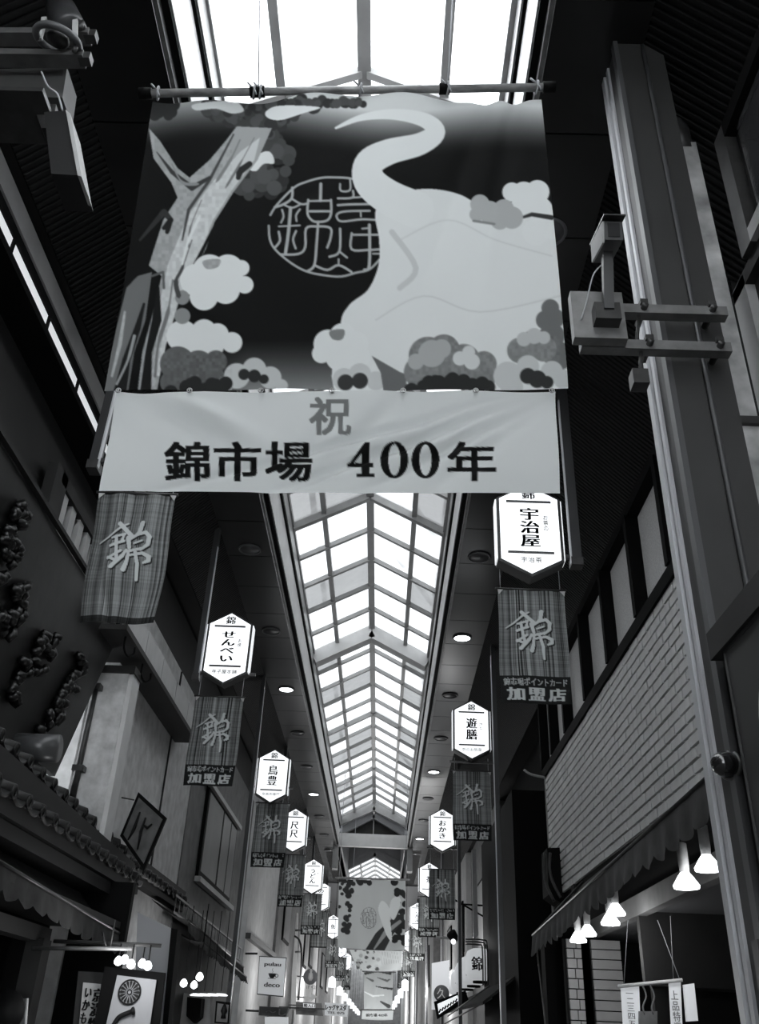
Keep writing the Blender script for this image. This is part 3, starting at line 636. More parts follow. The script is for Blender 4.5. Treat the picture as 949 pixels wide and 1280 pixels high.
MB().hexa(hx(1.01, 1.10, (3.12, 3.49), (3.36, 3.58), (3.10, 3.60), (3.34, 3.69))).build('housing', cg, cm)
MB().hexa(hx(1.025, 1.085, (3.112, 3.505), (3.12, 3.507), (3.095, 3.585), (3.10, 3.59))).build('lens_window', shiny_win, cm)
MB().hexa(hx(1.0, 1.11, (3.06, 3.60), (3.36, 3.71), (3.06, 3.61), (3.36, 3.72))).build('sun_shield', steel_d, cm)
MB().hexa(hx(1.0, 1.01, (3.14, 3.49), (3.36, 3.58), (3.10, 3.60), (3.34, 3.70))).build('side_cover', palewall, cm)
MB().tube(smooth([(1.03, 3.3, 3.5), (.98, 3.3, 3.42), (.95, 3.36, 3.3), (.92, 3.39, 3.2)], 5, False), .004, 5).build('cable', rope_m, cm)
bl = thing('alarm_bell', (1.28, 3.52, 1.0), 'small dark alarm bell on the side of the big post', 'bell')
MB().lathe((1.40, 3.63, 1.01), (-1, -.6, 0), [(0, .05), (.03, .052), (.06, .045), (.085, .025), (.09, .005)], 20).build('dome', mat('glossy_dark', .02, .12, spec=.8), bl)
MB().ring((1.40, 3.63, 1.01), (-1, -.6, 0), .052, .01, 20, 6).build('rim', steel, bl)
MB().box(1.36, 1.40, 3.54, 3.60, .12, .36).build('post_plate', steel_d, ps)
# hanging sign with round emblem at right edge
sg = thing('round_emblem_sign', (1.36, 2.4, .5), 'black box sign with a white ringed emblem at the right edge', 'sign')
MB().box(1.36, 1.66, 1.2, 3.39, .51, 1.41).build('box', mat('black_sign_board', .006, .4), sg)
MB().box(1.34, 1.66, 2.9, 3.5, 1.41, 1.53).build('top_cover', darkmid, sg)
MB().box(1.357, 1.364, 1.2, 3.39, 1.395, 1.415).box(1.357, 1.364, 3.375, 3.395, .51, 1.41).build('edge_trim', steel_d, sg)
MB().ring((1.358, 2.90, .98), (1, 0, 0), .26, .009, 40, 6).build('emblem_ring', whitepaint, sg)
mb = MB(); c0 = Vector((1.357, 2.90, .98))
for pts in (((.22, .02), (.14, .05), (.0, .02)), ((.19, .12), (.1, .0), (.16, -.12)), ((.1, .18), (0, .05), (-.12, .16)), ((-.18, .05), (-.1, -.1), (0, -.18))):
    mb.tube([c0 + Vector((0, a, b)) for a, b in pts], [.012, .02, .008], 6)
mb.build('emblem_brush_mark', whitepaint, sg)

# =================================================================== TOP LEFT fittings
tl = thing('rail_bracket', (-2.3, 3.2, 4.5), 'steel rail bracket with box mounted at the top left wall', 'bracket')
Y0 = 3.2
for a, b in (((0, 50), (113, 46)), ((0, 74), (106, 74))):
    p, q = Py(*a, Y0), Py(*b, Y0); p.x -= .7; MB().beam(p, q, .09, .055).build('rail', mat('dull_grey_steel', .09, .5, noise=.3, scale=9), tl)
    MB().tube([q + Vector((-.03, -.08, .02)), q + Vector((-.03, -.08, -.05))], .015, 8).box(q.x - .03, q.x + .04, Y0 - .03, Y0 + .03, q.z - .03, q.z + .03).build('bolt', steel_d, tl)
MB().prism([Py(-60, 88, Y0 + .1), Py(84, 84, Y0 + .1), Py(78, 122, Y0 + .1), Py(-60, 118, Y0 + .1)], (0, .2, 0)).build('housing_box', mat('dull_grey_steel2', .07, .5, noise=.2, scale=6), tl)
MB().box(-3.1, -2.08, 3.1, 3.45, 4.545, 4.58).build('shelf', steel_d, tl)
rg = thing('spotlight', (-2.17, 3.1, 5.2), 'cylinder spotlight with a round yoke ring at the top left', 'lamp')
c = Py(72, 50, 3.1); MB().ring(c, (.15, -.35, 1), .125, .022, 32, 8).build('yoke_ring', mat('dull_ring', .11, .4), rg)
MB().lathe(c, (.15, -.35, 1), [(-.02, .05), (0, .07), (.03, .06), (.04, .02)], 16).build('swivel', steel_d, rg)
MB().beam(c + Vector((-.11, 0, 0)), c + Vector((-.13, 0, .22)), .02, .03).build('yoke_arm', palewall, rg)
MB().beam(c + Vector((.10, 0, .02)), c + Vector((.06, 0, .22)), .02, .03).build('yoke_arm', palewall, rg)
MB().lathe(c + Vector((.03, .05, .17)), (-.45, .3, 1), [(0, .085), (.02, .10), (.5, .10), (.52, .06)], 24).build('barrel', mat('spot_barrel', .05, .35), rg)
fl = thing('speaker_panel', (-2.0, 3.2, 4.0), 'dark slanted box speaker with a pale edge hanging at top left', 'speaker')
MB().prism([Py(55, 140, 3.2), Py(82, 138, 3.2), Py(101, 219, 3.2), Py(64, 217, 3.2)], (0, .25, 0)).build('body', mat('speaker_body', .014, .5), fl)
MB().prism([Py(82, 137, 3.18), Py(88, 142, 3.18), Py(102, 221, 3.18), Py(97, 219, 3.18)], (0, .2, 0)).build('pale_edge', palewall, fl)
MB().prism([Py(40, 130, 3.25), Py(70, 130, 3.25), Py(66, 160, 3.25), Py(52, 160, 3.25)], (0, .08, 0)).build('mount', steel_d, fl)
MB().tube(smooth([Py(52, 90, 3.15), Py(60, 108, 3.15), Py(72, 118, 3.15), Py(78, 138, 3.15)], 5, False), .006, 6).build('cable', rope_m, fl)

# =================================================================== BANNERS
bn_m = print_mat('printed_banner_cloth', .45); fl_m = print_mat('printed_flag_cloth', .25)
SEAL = [([(95, 310), (140, 240), (250, 130), (330, 92), (430, 65), (520, 62), (630, 70), (740, 110), (840, 200), (880, 300), (880, 420), (860, 540), (800, 620), (740, 672), (660, 690), (560, 715), (440, 705), (330, 680), (230, 625), (130, 540), (92, 470), (85, 380)], 11),
 ([(240, 130), (235, 200), (180, 240), (125, 258)], 13), ([(240, 205), (300, 238), (345, 232)], 11), ([(190, 245), (240, 262), (295, 238)], 10), ([(228, 262), (215, 420), (195, 560)], 16), ([(172, 275), (182, 320), (165, 360)], 10), ([(290, 272), (265, 310), (268, 350)], 10), ([(150, 385), (290, 378)], 9), ([(150, 420), (158, 480), (125, 525)], 12), ([(265, 415), (245, 470), (262, 530)], 11), ([(160, 570), (280, 566), (325, 520), (330, 400), (400, 385), (490, 395), (492, 460), (470, 525)], 12),
 ([(428, 105), (425, 215)], 15), ([(345, 210), (340, 300), (370, 345), (410, 355), (470, 345), (495, 300), (495, 210)], 12), ([(345, 218), (495, 215)], 10), ([(355, 285), (485, 285)], 12), ([(410, 355), (400, 500), (385, 640), (340, 680)], 13), ([(385, 640), (470, 672), (545, 640), (630, 685)], 12), ([(545, 600), (545, 640)], 9),
 ([(555, 105), (560, 150), (620, 145), (620, 70)], 10), ([(640, 150), (635, 195), (540, 200)], 11), ([(635, 195), (700, 190), (760, 170)], 10), ([(540, 245), (620, 240), (750, 238)], 12), ([(820, 345), (700, 338), (570, 352), (535, 330), (540, 300), (600, 285), (750, 282)], 11), ([(690, 282), (692, 320)], 9), ([(800, 292), (860, 292)], 9),
 ([(555, 400), (550, 550), (485, 585)], 12), ([(550, 550), (600, 590)], 11), ([(632, 430), (630, 535), (740, 540), (830, 535)], 12), ([(632, 440), (740, 440), (850, 440)], 11), ([(748, 375), (748, 640), (715, 672)], 15), ([(700, 400), (748, 395)], 9), ([(770, 565), (830, 565)], 9)]
def seal(c, f, v, k=1.0):
    for pts, w in SEAL: c.stroke([f(*p) for p in smooth(pts, 4, False)], w * k * 1.2, v)
cv = Canvas(100, 100, 640, 400, 2, 14)
yy = (np.arange(cv.H)[:, None] + .5) / cv.sc + 100; xx = (np.arange(cv.W)[None, :] + .5) / cv.sc + 100
g = 14 + 165 * np.clip((183 + 10 * np.sin(xx / 60.) + np.maximum(0, xx - 420) * .07 - yy) / 58., 0, 1) ** 1.4 + 95 * np.clip((yy - 425) / 60., 0, 1) * np.clip((xx - 250) / 60., 0, 1)
cv.a = g * np.ones_like(cv.a)
def lobes(pts, v, c=cv):
    for x, y, r in pts: c.disc(x, y, r, v)
rr = random.Random(3)
for v, n in ((42, 60), (62, 40)):
    for k in range(n):
        t = rr.random(); cv.disc(255 + 200 * t, 128 + (rr.uniform(-8, 32) * max(0, 1 - abs(t - .32) * 2.2) + rr.uniform(-6, 8)) * (1 - t * .6), rr.uniform(5, 10) * (1.1 - t * .5), v + rr.uniform(-5, 8))
    for k in range(n):
        a = rr.uniform(0, 6.28); d = rr.random() ** .5; cv.disc(322 + 42 * d * math.cos(a), 205 + 42 * d * math.sin(a), rr.uniform(6, 11), v + rr.uniform(-6, 8))
for k in range(150):
    t = rr.random() ** .8; cx_ = rr.uniform(285, 372); cv.disc(cx_, 128 + rr.uniform(0, 46) * (1 - abs(cx_ - 328) / 60) ** .7, rr.uniform(4, 7), rr.choice([44, 54, 66]))
for k in range(26): cv.disc(rr.uniform(190, 218), rr.uniform(128, 145), rr.uniform(5, 9), 40)
cv.poly(smooth([(243, 130), (290, 126), (305, 138), (290, 142), (270, 136), (245, 138)]), 175)
cv.poly(smooth([(332, 140), (350, 132), (400, 134), (378, 142), (352, 150), (336, 148)]), 195)
cv.poly(smooth([(312, 210), (325, 192), (338, 190), (343, 204), (330, 205), (320, 214)]), 190)
cv.poly([(128, 490), (135, 455), (148, 400), (158, 360), (172, 345), (190, 340), (182, 400), (168, 440), (160, 490)], 95)
cv.poly([(172, 490), (178, 440), (190, 395), (202, 345), (186, 332), (204, 275), (222, 247), (214, 228), (192, 198), (186, 160), (200, 176), (222, 210), (237, 222), (262, 200), (283, 175), (296, 158), (340, 160), (322, 200), (292, 240), (268, 278), (258, 310), (240, 345), (228, 382), (218, 424), (211, 490)], 138)
cv.poly([(196, 395), (210, 330), (235, 270), (262, 232), (300, 190), (325, 172), (318, 200), (290, 238), (266, 276), (254, 308), (236, 345), (222, 380), (212, 420), (206, 470), (196, 470)], 172)
for pts, w, v in (([(292, 168), (262, 225), (236, 262), (228, 300)], [2, 4, 4, 2], 60), ([(196, 190), (215, 215), (240, 235), (262, 222)], [1, 5, 7, 4], 50), ([(182, 490), (186, 440), (196, 400), (198, 360)], [14, 8, 12, 3], 22), ([(150, 490), (158, 450), (172, 410), (180, 380)], [16, 10, 8, 3], 24), ([(268, 282), (244, 332), (226, 382), (212, 432), (204, 490)], [2, 6, 7, 9, 16], 18), ([(190, 345), (204, 340), (205, 360)], [3, 3, 3], 80), ([(175, 300), (205, 265), (214, 275)], [3, 8, 6], 45), ([(312, 205), (300, 214), (298, 222)], [7, 9, 6], 38), ([(140, 470), (150, 430), (156, 390)], [3, 5, 3], 150), ([(192, 480), (196, 440), (206, 400)], [5, 7, 3], 150)): cv.stroke(pts, w, v)
lobes([(262, 340, 22), (285, 338, 20), (302, 335, 10), (306, 356, 11), (282, 362, 18), (255, 370, 18), (245, 350, 20)], 196)
cv.poly(smooth([(254, 326), (275, 324), (272, 334), (258, 336)]), 140)
lobes([(228, 420, 20), (255, 415, 16), (272, 418, 14), (290, 428, 13), (262, 432, 18), (240, 436, 18)], 190)
lobes([(228, 372, 9), (228, 395, 10)], 120)
lobes([(222, 455, 22), (248, 458, 20), (270, 452, 14), (262, 470, 18), (215, 478, 15), (240, 476, 16)], 82)
lobes([(296, 470, 16), (318, 462, 15), (338, 472, 14), (282, 480, 10), (352, 482, 8)], 168); lobes([(305, 468, 7), (318, 470, 8), (330, 474, 6)], 42)
for k in range(18): cv.disc(rr.uniform(213, 282), rr.uniform(478, 495), 9, 36)
seal(cv, lambda x, y: (320 + x / 5.272, 210 + y / 5.272), 150, 1 / 5.272 * 1.15)
# a pale hill with a winding ribbon of mist (plain generic artwork)
hill = smooth([(425, 495), (425, 410), (436, 382), (460, 362), (473, 332), (474, 300), (470, 262), (500, 242), (535, 236), (575, 243), (612, 264), (655, 272), (712, 268), (720, 380), (716, 495), (560, 500)])
cv.poly(hill, 190)
cv.stroke([(p[0], p[1]) for p in smooth([(520, 262), (485, 246), (462, 226), (462, 204), (486, 190), (525, 180), (545, 165), (530, 150), (492, 143), (452, 147), (420, 160)], 6, False)], [46 - 43 * (i / 60) ** 1.25 for i in range(61)], 192)
cv.stroke(smooth([(500, 300), (560, 275), (620, 300), (690, 320)], 6, False), 2, 180); cv.stroke(smooth([(470, 400), (530, 370), (600, 390), (700, 370)], 6, False), 2, 178); cv.stroke(smooth([(490, 290), (520, 335), (500, 360)], 5, False), 7, 172)
lobes([(655, 243, 16), (640, 240, 12), (672, 240, 15), (675, 262, 16), (650, 262, 14), (690, 280, 18), (670, 290, 16)], 200); cv.stroke([(640, 276), (665, 268), (690, 272)], [1, 5, 6], 45)
lobes([(600, 255, 12), (612, 265, 14), (630, 262, 13), (640, 272, 14), (596, 268, 9), (625, 275, 12)], 150); cv.stroke([(592, 276), (618, 280)], 3, 110)
lobes([(410, 430, 18), (428, 420, 16), (445, 430, 15), (402, 442, 12), (425, 446, 18), (448, 446, 14)], 196); cv.poly(smooth([(412, 414), (430, 412), (428, 424), (416, 424)]), 110)
lobes([(430, 474, 14), (450, 468, 14), (470, 476, 12)], 170); lobes([(432, 478, 10), (450, 476, 10)], 50); cv.poly([(465, 445), (500, 465), (508, 468), (508, 492), (480, 492), (476, 466)], 88)
lobes([(535, 445, 24), (555, 438, 20), (580, 450, 20), (605, 455, 16), (600, 470, 20), (525, 465, 20), (560, 470, 28)], 108); lobes([(540, 442, 17), (520, 452, 10), (552, 436, 12)], 145); lobes([(575, 448, 9), (590, 452, 10), (586, 440, 8)], 176)
for k in range(30): cv.disc(rr.uniform(512, 612), rr.uniform(474, 495), 9, 38)
lobes([(688, 385, 11), (682, 400, 12), (694, 398, 12), (690, 420, 16), (698, 445, 18)], 92); lobes([(650, 438, 16), (680, 436, 16), (668, 430, 18)], 112); lobes([(655, 424, 9), (668, 420, 10), (680, 422, 8)], 160)
lobes([(635, 470, 18), (660, 458, 14), (690, 465, 14), (640, 484, 14), (704, 474, 12)], 168); lobes([(660, 470, 10), (672, 474, 11), (684, 478, 8)], 45)
rs = np.random.RandomState(4)
def mottle(n, amp, x0, x1, y0, y1, lo, hi):
    j0, j1, i0, i1 = int((y0 - 100) * 2), int((y1 - 100) * 2), int((x0 - 100) * 2), int((x1 - 100) * 2)
    q = rs.uniform(-1, 1, ((j1 - j0) // n + 2, (i1 - i0) // n + 2)); q = np.repeat(np.repeat(q, n, 0), n, 1)[:j1 - j0, :i1 - i0]
    a = cv.a[j0:j1, i0:i1]; a += np.where((a > lo) & (a < hi), q * amp, 0)
mottle(9, 9, 130, 290, 160, 490, 120, 180); mottle(8, 8, 512, 700, 420, 489, 70, 125); mottle(8, 8, 205, 285, 440, 489, 60, 100)
for pts, w, v in (([(300, 175), (288, 200), (270, 228)], [2, 4, 1], 110), ([(318, 172), (300, 205), (282, 235)], [1, 3, 1], 100), ([(215, 205), (228, 228), (248, 230)], [2, 4, 2], 120), ([(240, 300), (228, 335), (220, 352), (224, 372)], [1, 4, 6, 2], 60), ([(205, 285), (213, 275), (209, 290)], [5, 6, 5], 30), ([(252, 250), (238, 285), (236, 310)], [1, 2, 1], 90), ([(216, 350), (210, 390), (198, 430), (194, 470)], [2, 5, 3, 4], 100), ([(228, 330), (236, 300), (250, 270)], [3, 4, 2], 190), ([(168, 420), (160, 450), (146, 480)], [4, 3, 3], 135)): cv.stroke(smooth(pts, 5, False), [w[min(len(w) - 1, int(i / 5))] for i in range(5 * (len(pts) - 1) + 1)], v)
cv.blur(2)
TLb, TRb, BLb, BRb = Py(190, 123, 3), Py(678, 119, 3), Py(130, 488, 3), Py(710, 487, 3)
def bdisp(u, v):
    x = u * 7; pull = .012 * np.abs(np.sin(math.pi * u * 4)) * (1 - v) ** 2
    d = .010 * np.sin(u * 9 + v * 2) + .014 * np.exp(-((u - .93 + .15 * v) / .03) ** 2) * (1 - v) * 1.2 + .012 * np.exp(-((u - .86 + .25 * v) / .03) ** 2) * (1 - v) + .010 * np.sin((u * 1.3 - v) * 16) * np.clip(v - .55, 0, 1) + .008 * np.sin(u * 25 + 1) * (1 - v) ** 2
    return 0 * u, d * 2.6 * (1 - .8 * v ** 10), -pull + .004 * np.sin(u * 19) * v
def bshade(c):
    def f(u, v, P): x, y = proj(P); return c.sample(x, y)
    return f
bn = thing('picture_banner', (-.33, 3, 2.3), 'huge printed banner with tree, pale hill and round seal hung across the arcade', 'banner')
cloth('printed_cloth', TLb, TRb, BLb, BRb, 430, 350, bdisp, bshade(cv), bn_m, bn, 1.75)
ROD0, ROD1 = Py(174, 117, 2.98), Py(694, 109, 2.98)
MB().tube([ROD0, ROD1], .022, 12).build('rod', bamboo, bn)
for p, q in ((0, .03), (.265, .30), (.72, .745), (.97, 1)): MB().tube([ROD0.lerp(ROD1, p), ROD0.lerp(ROD1, q)], .03, 12).build('rod_cap', black, bn)
for t in (.045, .275, .29, .53, .74, .955):
    c = ROD0.lerp(ROD1, t); r_ = MB().ring(c, (1, .2, 0), .034, .006, 14, 5)
    r_.tube([c + Vector((0, -.03, 0)), c + Vector((.02, -.02, -.05))], .005, 5).tube([c + Vector((-.01, -.03, 0)), c + Vector((-.035, -.03, .035))], .006, 5); r_.build('tie_knot', rope_m, bn)
for t, top in ((.285, (-1.13, 3.3, 7.1)), (.74, (.31, 3.3, 7.1))):
    MB().tube([ROD0.lerp(ROD1, t), top], .006 if t > .5 else .004, 6).build('rope', rope_m, bn)
# white banner
cw = Canvas(110, 470, 610, 160, 2.5, 168)
cw.text('祝', 413, 520, 50, 46, 92, 2.6, 1.6)
for t, x, w in (('錦', 234, 54), ('市', 297, 56), ('場', 361, 56), ('年', 590, 58)): cw.text(t, x, 577, w, 48, 12, 3.2, 1.6)
cw.poly([(456, 553), (462, 553), (462, 596), (452, 596), (452, 565), (441, 580), (437, 580)], 12); cw.poly([(434, 579), (467, 579), (467, 584), (434, 584)], 12); cw.poly([(446, 592), (468, 592), (468, 596.5), (446, 596.5)], 12); cw.poly([(456, 553), (434, 583), (438, 584), (459, 558)], 12)
for x in (493, 532):
    e = [(x + 17.5 * math.cos(t), 575 + 23 * math.sin(t)) for t in np.linspace(0, 6.283, 40)]; cw.poly(e, 12)
    cw.poly([(x + 7.5 * math.cos(t), 575 + 19.5 * math.sin(t)) for t in np.linspace(0, 6.283, 40)], 168)
cw.blur(1)
def wdisp(u, v):
    d = np.zeros_like(u)
    for (cx, s_, a, w) in ((.99, 1.5, .016, .028), (.96, 2.1, .018, .03), (.92, 2.8, .014, .03), (1.0, 1.0, .012, .03), (.55, .6, .006, .03), (.66, .8, .006, .025)):
        q = (u - cx) * 1.0 + v * s_ * .28; d += a * np.exp(-(q / w) ** 2) * np.clip(v * 3, 0, 1)
    d += .022 * np.exp(-((u - .06 - .35 * v ** 1.0) / .05) ** 2) * np.exp(-((v - .3) / .35) ** 2) - .016 * np.exp(-((u - .12 - .4 * v) / .05) ** 2) * np.exp(-((v - .2) / .3) ** 2)
    d += .006 * np.sin(u * 21) * (1 - v) + .007 * np.sin(u * 8 + v * 4)
    return 0 * u, d * 2.3 * (1 - .85 * v ** 5) * (1 - .7 * (1 - v) ** 8), -.006 * np.abs(np.sin(u * math.pi * 5)) * (1 - v)
wbn = thing('white_text_banner', (-.33, 3.0, 1.8), 'white cloth banner with black lettering tied under the picture banner', 'banner')
cloth('printed_cloth', Py(145, 489, 2.99), Py(695, 488, 2.99), Py(124, 614, 2.99), Py(700, 617, 2.99), 420, 110, wdisp, bshade(cw), bn_m, wbn, 2.15)
for px in (148, 237, 326, 415, 504, 595, 690):
    c = Py(px, 488, 2.97); MB().ring(c, (0, 1, .2), .010, .003, 12, 5).tube([c + Vector((0, 0, .012)), c + Vector((0, -.005, -.012))], .003, 5).build('tie', palewall, wbn)

# =================================================================== FLAGS, POLES, LANTERNS
KN = [([(245, 520), (330, 470), (440, 385), (495, 355)], [8, 16, 18, 12]), ([(425, 360), (520, 458)], 34), ([(360, 480), (465, 448)], [18, 22]), ([(460, 450), (445, 500)], 20), ([(345, 548), (455, 508)], 24), ([(325, 655), (430, 590)], 22), ([(395, 470), (395, 660)], 26), ([(325, 645), (385, 672)], [20, 26]), ([(345, 725), (440, 635), (475, 580)], [34, 30, 18]), ([(615, 348), (590, 425), (555, 455)], [38, 34, 20]), ([(495, 475), (500, 560)], [36, 28]), ([(500, 490), (570, 448), (640, 430), (668, 465), (650, 530), (590, 578)], [26, 26, 30, 32, 30, 18]), ([(540, 522), (605, 500)], 16), ([(475, 592), (600, 566)], 24), ([(490, 605), (470, 680), (440, 745)], [22, 28, 36]), ([(490, 625), (600, 604), (648, 630), (640, 662), (600, 682)], [18, 26, 34, 30, 18]), ([(545, 590), (552, 700), (530, 822)], [24, 28, 22])]
def flag_canvas(band, seed):
    c = Canvas(0, 0, 60, 108, 5, 60); r_ = np.random.RandomState(seed); n = c.W
    s1 = np.repeat(r_.uniform(0, 1, n // 2 + 1), 2)[:n]; s2 = np.repeat(r_.uniform(0, 1, n // 9 + 1), 9)[:n]; st = 50 + 85 * (.55 * s1 + .45 * s2)
    for k in r_.randint(0, n - 3, 16): st[k:k + 2] = 26
    hz = np.repeat(r_.uniform(-9, 9, c.H // 3 + 1), 3)[:c.H]; c.a = st[None, :] + hz[:, None]
    k = .76 if band else 1.0; dy = 0 if not band else -10
    f = lambda x, y: (((x - (255 - 190 * (y - 95) / 1070)) / 633) * 60, (y - 95) / 1070 * 108 * (.95 if band else 1) + (dy if band else 0) * .3)
    for off, v in (((1.0, 1.2), 28), ((0, 0), 160)):
        for pts, w in KN: c.stroke([(f(*p)[0] + off[0], f(*p)[1] + off[1]) for p in pts], [q / 633 * 60 * 1.1 for q in (w if isinstance(w, list) else [w] * len(pts))], v)
    if band:
        b0 = int(.77 * c.H); c.a[b0:] = 20 + r_.uniform(0, 6, (c.H - b0, c.W)); c.text('錦市場ポイントカード', 30, 88.5, 54, 7.0, 140, .3, 0)
        for t, x in (('加', 12), ('盟', 30), ('店', 48)): c.text(t, x, 99.5, 14, 11.5, 150, 1.4, .4)
    else: c.a[int(.955 * c.H):] *= .35
    return c
FC = [flag_canvas(False, 2), flag_canvas(True, 5), flag_canvas(True, 9)]
def make_flag(x, y, ztop, w, h, canv, label, nu, nv, skew=0.0, dx=0.0, group='striped flags hanging below the lanterns', amp=1.0):
    t = thing('hanging_flag', (x + w / 2, y, ztop - h), label, 'flag', group)
    c = FC[canv]
    def dsp(u, v): return .012 * np.sin(v * 7 + u * 4) * v * amp, amp * (.020 * np.sin(u * 7 + v * 3) * v + .016 * np.exp(-((u * 1.2 - .2 - v * .6 + .35) / .07) ** 2) * v + .01 * np.sin(u * 15) * (1 - v)), 0 * u
    cloth('striped_cloth', (x, y, ztop), (x + w, y, ztop), (x + skew, y, ztop - h), (x + w + dx, y, ztop - h + .01), nu, nv, dsp, lambda u, v, P: c.sample(u * 60, v * 108), fl_m, t, 2.0)
    MB().tube([(x - .02, y, ztop + .01), (x + w + .02, y, ztop + .01)], .011, 8).build('rod', steel_d, t)
    for xx_ in (x + .01, x + w - .03): MB().prism([(xx_ - .01, y - .006, ztop), (xx_ + .04, y - .006, ztop), (xx_ + (.0 if xx_ < x + .1 else .03), y - .008, ztop - .05)], (0, .004, 0)).build('corner_tab', palewall, t)
    MB().tube([(x + .03, y + .03, ztop + .01), (x + .03, y + .03, max(3.88, ztop + .22))], .004, 5).tube([(x + w - .03, y + .03, ztop + .01), (x + w - .03, y + .03, max(3.88, ztop + .22))], .004, 5).build('hanger', rope_m, t)
    return t
def outline(x, w, zs0, zs1, zp, zt): return [(x, zs0), (x, zs1), (x + w / 2, zp), (x + w, zs1), (x + w, zs0), (x + w / 2, zt)]
def make_lantern(x, y, z0, label, w=.58, lit=True):
    """z0 = lower shoulder height; face looks towards -Y"""
    t = thing('lantern_sign', (x + w / 2, y, z0 - .16), label, 'lantern sign', 'lit lantern signs on the arcade poles'); d = .16; h = .66
    def pr(k, ya, yb):
        o = outline(x + k, w - 2 * k, z0 + k * .6, z0 + h - k * .3, z0 + h + .17 - k, z0 - .16 + k * 1.1); return MB().prism([(a, ya, b) for a, b in o], (0, yb - ya, 0))
    pr(0, y, y + d).build('housing', mat('lantern_housing', .02, .45), t)
    pr(.028, y - .012, y).build('face_panel', lantern_on, t)
    MB().box(x - .012, x + .001, y + .01, y + d - .01, z0 + .02, z0 + h - .01).build('side_panel', lantern_side, t)
    MB().box(x + w, x + w + .012, y + .01, y + d - .01, z0 + .02, z0 + h - .01).build('side_panel', lantern_side, t)
    for z in (z0 + .08, z0 + h - .04): MB().box(x + .09, x + w - .09, y - .018, y - .011, z - .012, z + .012).build('ruled_line', mat('grey_line', .08, .6), t)
    return t, (x, y, z0, w, h)
def lantern_text(t, g, col, sub=None, foot=None, size=.17, m=None):
    x, y, z0, w, h = g; m = m or ink; n = len(col); cx = x + w / 2
    lettering('錦', m, t, (cx, y - .016, z0 + h + .045), .12, .11, bold=.003)
    H_ = min(.41, size * 1.05 * n); zc = z0 + .345
    lettering('\n'.join(col), m, t, (cx, y - .016, zc), size, H_, bold=.007)
    if sub: lettering('\n'.join(sub), m, t, (cx + .15, y - .016, zc + .05), .05, .045 * len(sub) * 1.2)
    if foot: lettering(foot, m, t, (cx, y - .016, z0 + .005), .055 * len(foot) * 1.15, .055)
def make_pole(x, y, z0, z1, label, light=False, r=.035):
    t = thing('bracket_pole', (x, y, z0), label, 'pole', 'square poles carrying lanterns and flags')
    MB().box(x - r, x + r, y - .04, y + .06, z0, z1).build('pole', pole_m, t)
    s_ = 1 if x < 0 else -1
    MB().box(x + s_ * r, x + s_ * (r + .012), y - .045, y + .0, z0, z1 - .3).build('bright_edge', post_l, t)
    MB().box(x - r - .01, x + r + .01, y - .05, y + .07, z0 - .02, z0 + .06).build('end_cap', steel_d, t)
    MB().box(min(x, x + s_ * .75), max(x, x + s_ * .75), y - .01, y + .03, 3.86 if z0 < 3.8 else z0 + .06, 3.89 if z0 < 3.8 else z0 + .1).build('bracket_arm', steel_d, t)
    return t
ORD = ['first', 'second', 'third', 'fourth', 'fifth', 'sixth', 'seventh', 'eighth', 'ninth', 'tenth', 'eleventh', 'twelfth', 'thirteenth']
# left row
LY = [5.9, 10.7, 16.5, 21.4, 28.2, 32.5, 42.0, 52.0, 62.0]
LT = [None, ('せんべい', 'お焼', '寺子屋本舗'), ('鳥豊', None, '京鳥肉専門'), ('尺尺', None, None), ('うどん', 'あじ', None), ('のとよ', None, None), ('魚', None, None), ('花', None, None)]
for i, y in enumerate(LY):
    px_ = -2.45 if i != 0 else -2.42
    long_ = i == 2
    make_pole(px_, y, 3.82 if i != 2 else -1.6, 6.0 if y < 34 else 5.95, f'{ORD[i]} square pole from the front in the left lantern row')
    fx = -2.33 if i else -2.32; zt = 3.58
    sk_ = -.015
    if i < 8:
        make_flag(fx - (.08 if i == 1 else 0), y - .02, zt if i != 3 else 3.52, .60 if i < 3 else .56, 1.09, 0 if i in (0, 5) else (1 if i % 2 else 2),
              ['striped flag with one large brush character half behind the white banner', 'striped flag under the rice-cracker shop lantern on the left', 'striped flag third along on the left, beside a white facade', 'striped flag fourth along on the left, below the lantern with a square mark', 'fifth striped flag along the left row', 'dark striped flag without a text band, far along the left row', 'seventh striped flag along the left row', 'eighth striped flag along the left row'][i],
              (110, 70, 46, 36, 28, 24, 20, 20)[i], (180, 120, 80, 60, 46, 40, 36, 36)[i], skew=.07 if i == 0 else 0, dx=.03 if i == 0 else 0, amp=1.3 if i == 0 else .8)
    elif i < 12:
        make_flag(fx, y - .02, zt, .56, 1.09, 2, f'{ORD[i]} striped flag along the left row, tiny with distance', 14, 20)
    if i >= 1:
        t, g_ = make_lantern(px_ + .08, y - .1, 3.88 if i == 1 else 3.72, ['', 'lit lantern sign with four kana for a rice-cracker shop, first on the left', 'lit lantern sign reading a poultry shop name, second on the left', 'lit lantern sign with a square line mark, third on the left', 'lit lantern sign of a noodle shop, fourth on the left', 'fifth lit lantern sign on the left, half hidden by the fourth'][i] if i < 6 else f'{ORD[i - 1]} lit lantern sign on the left, small with distance')
        if i < len(LT): lantern_text(t, g_, *LT[i])
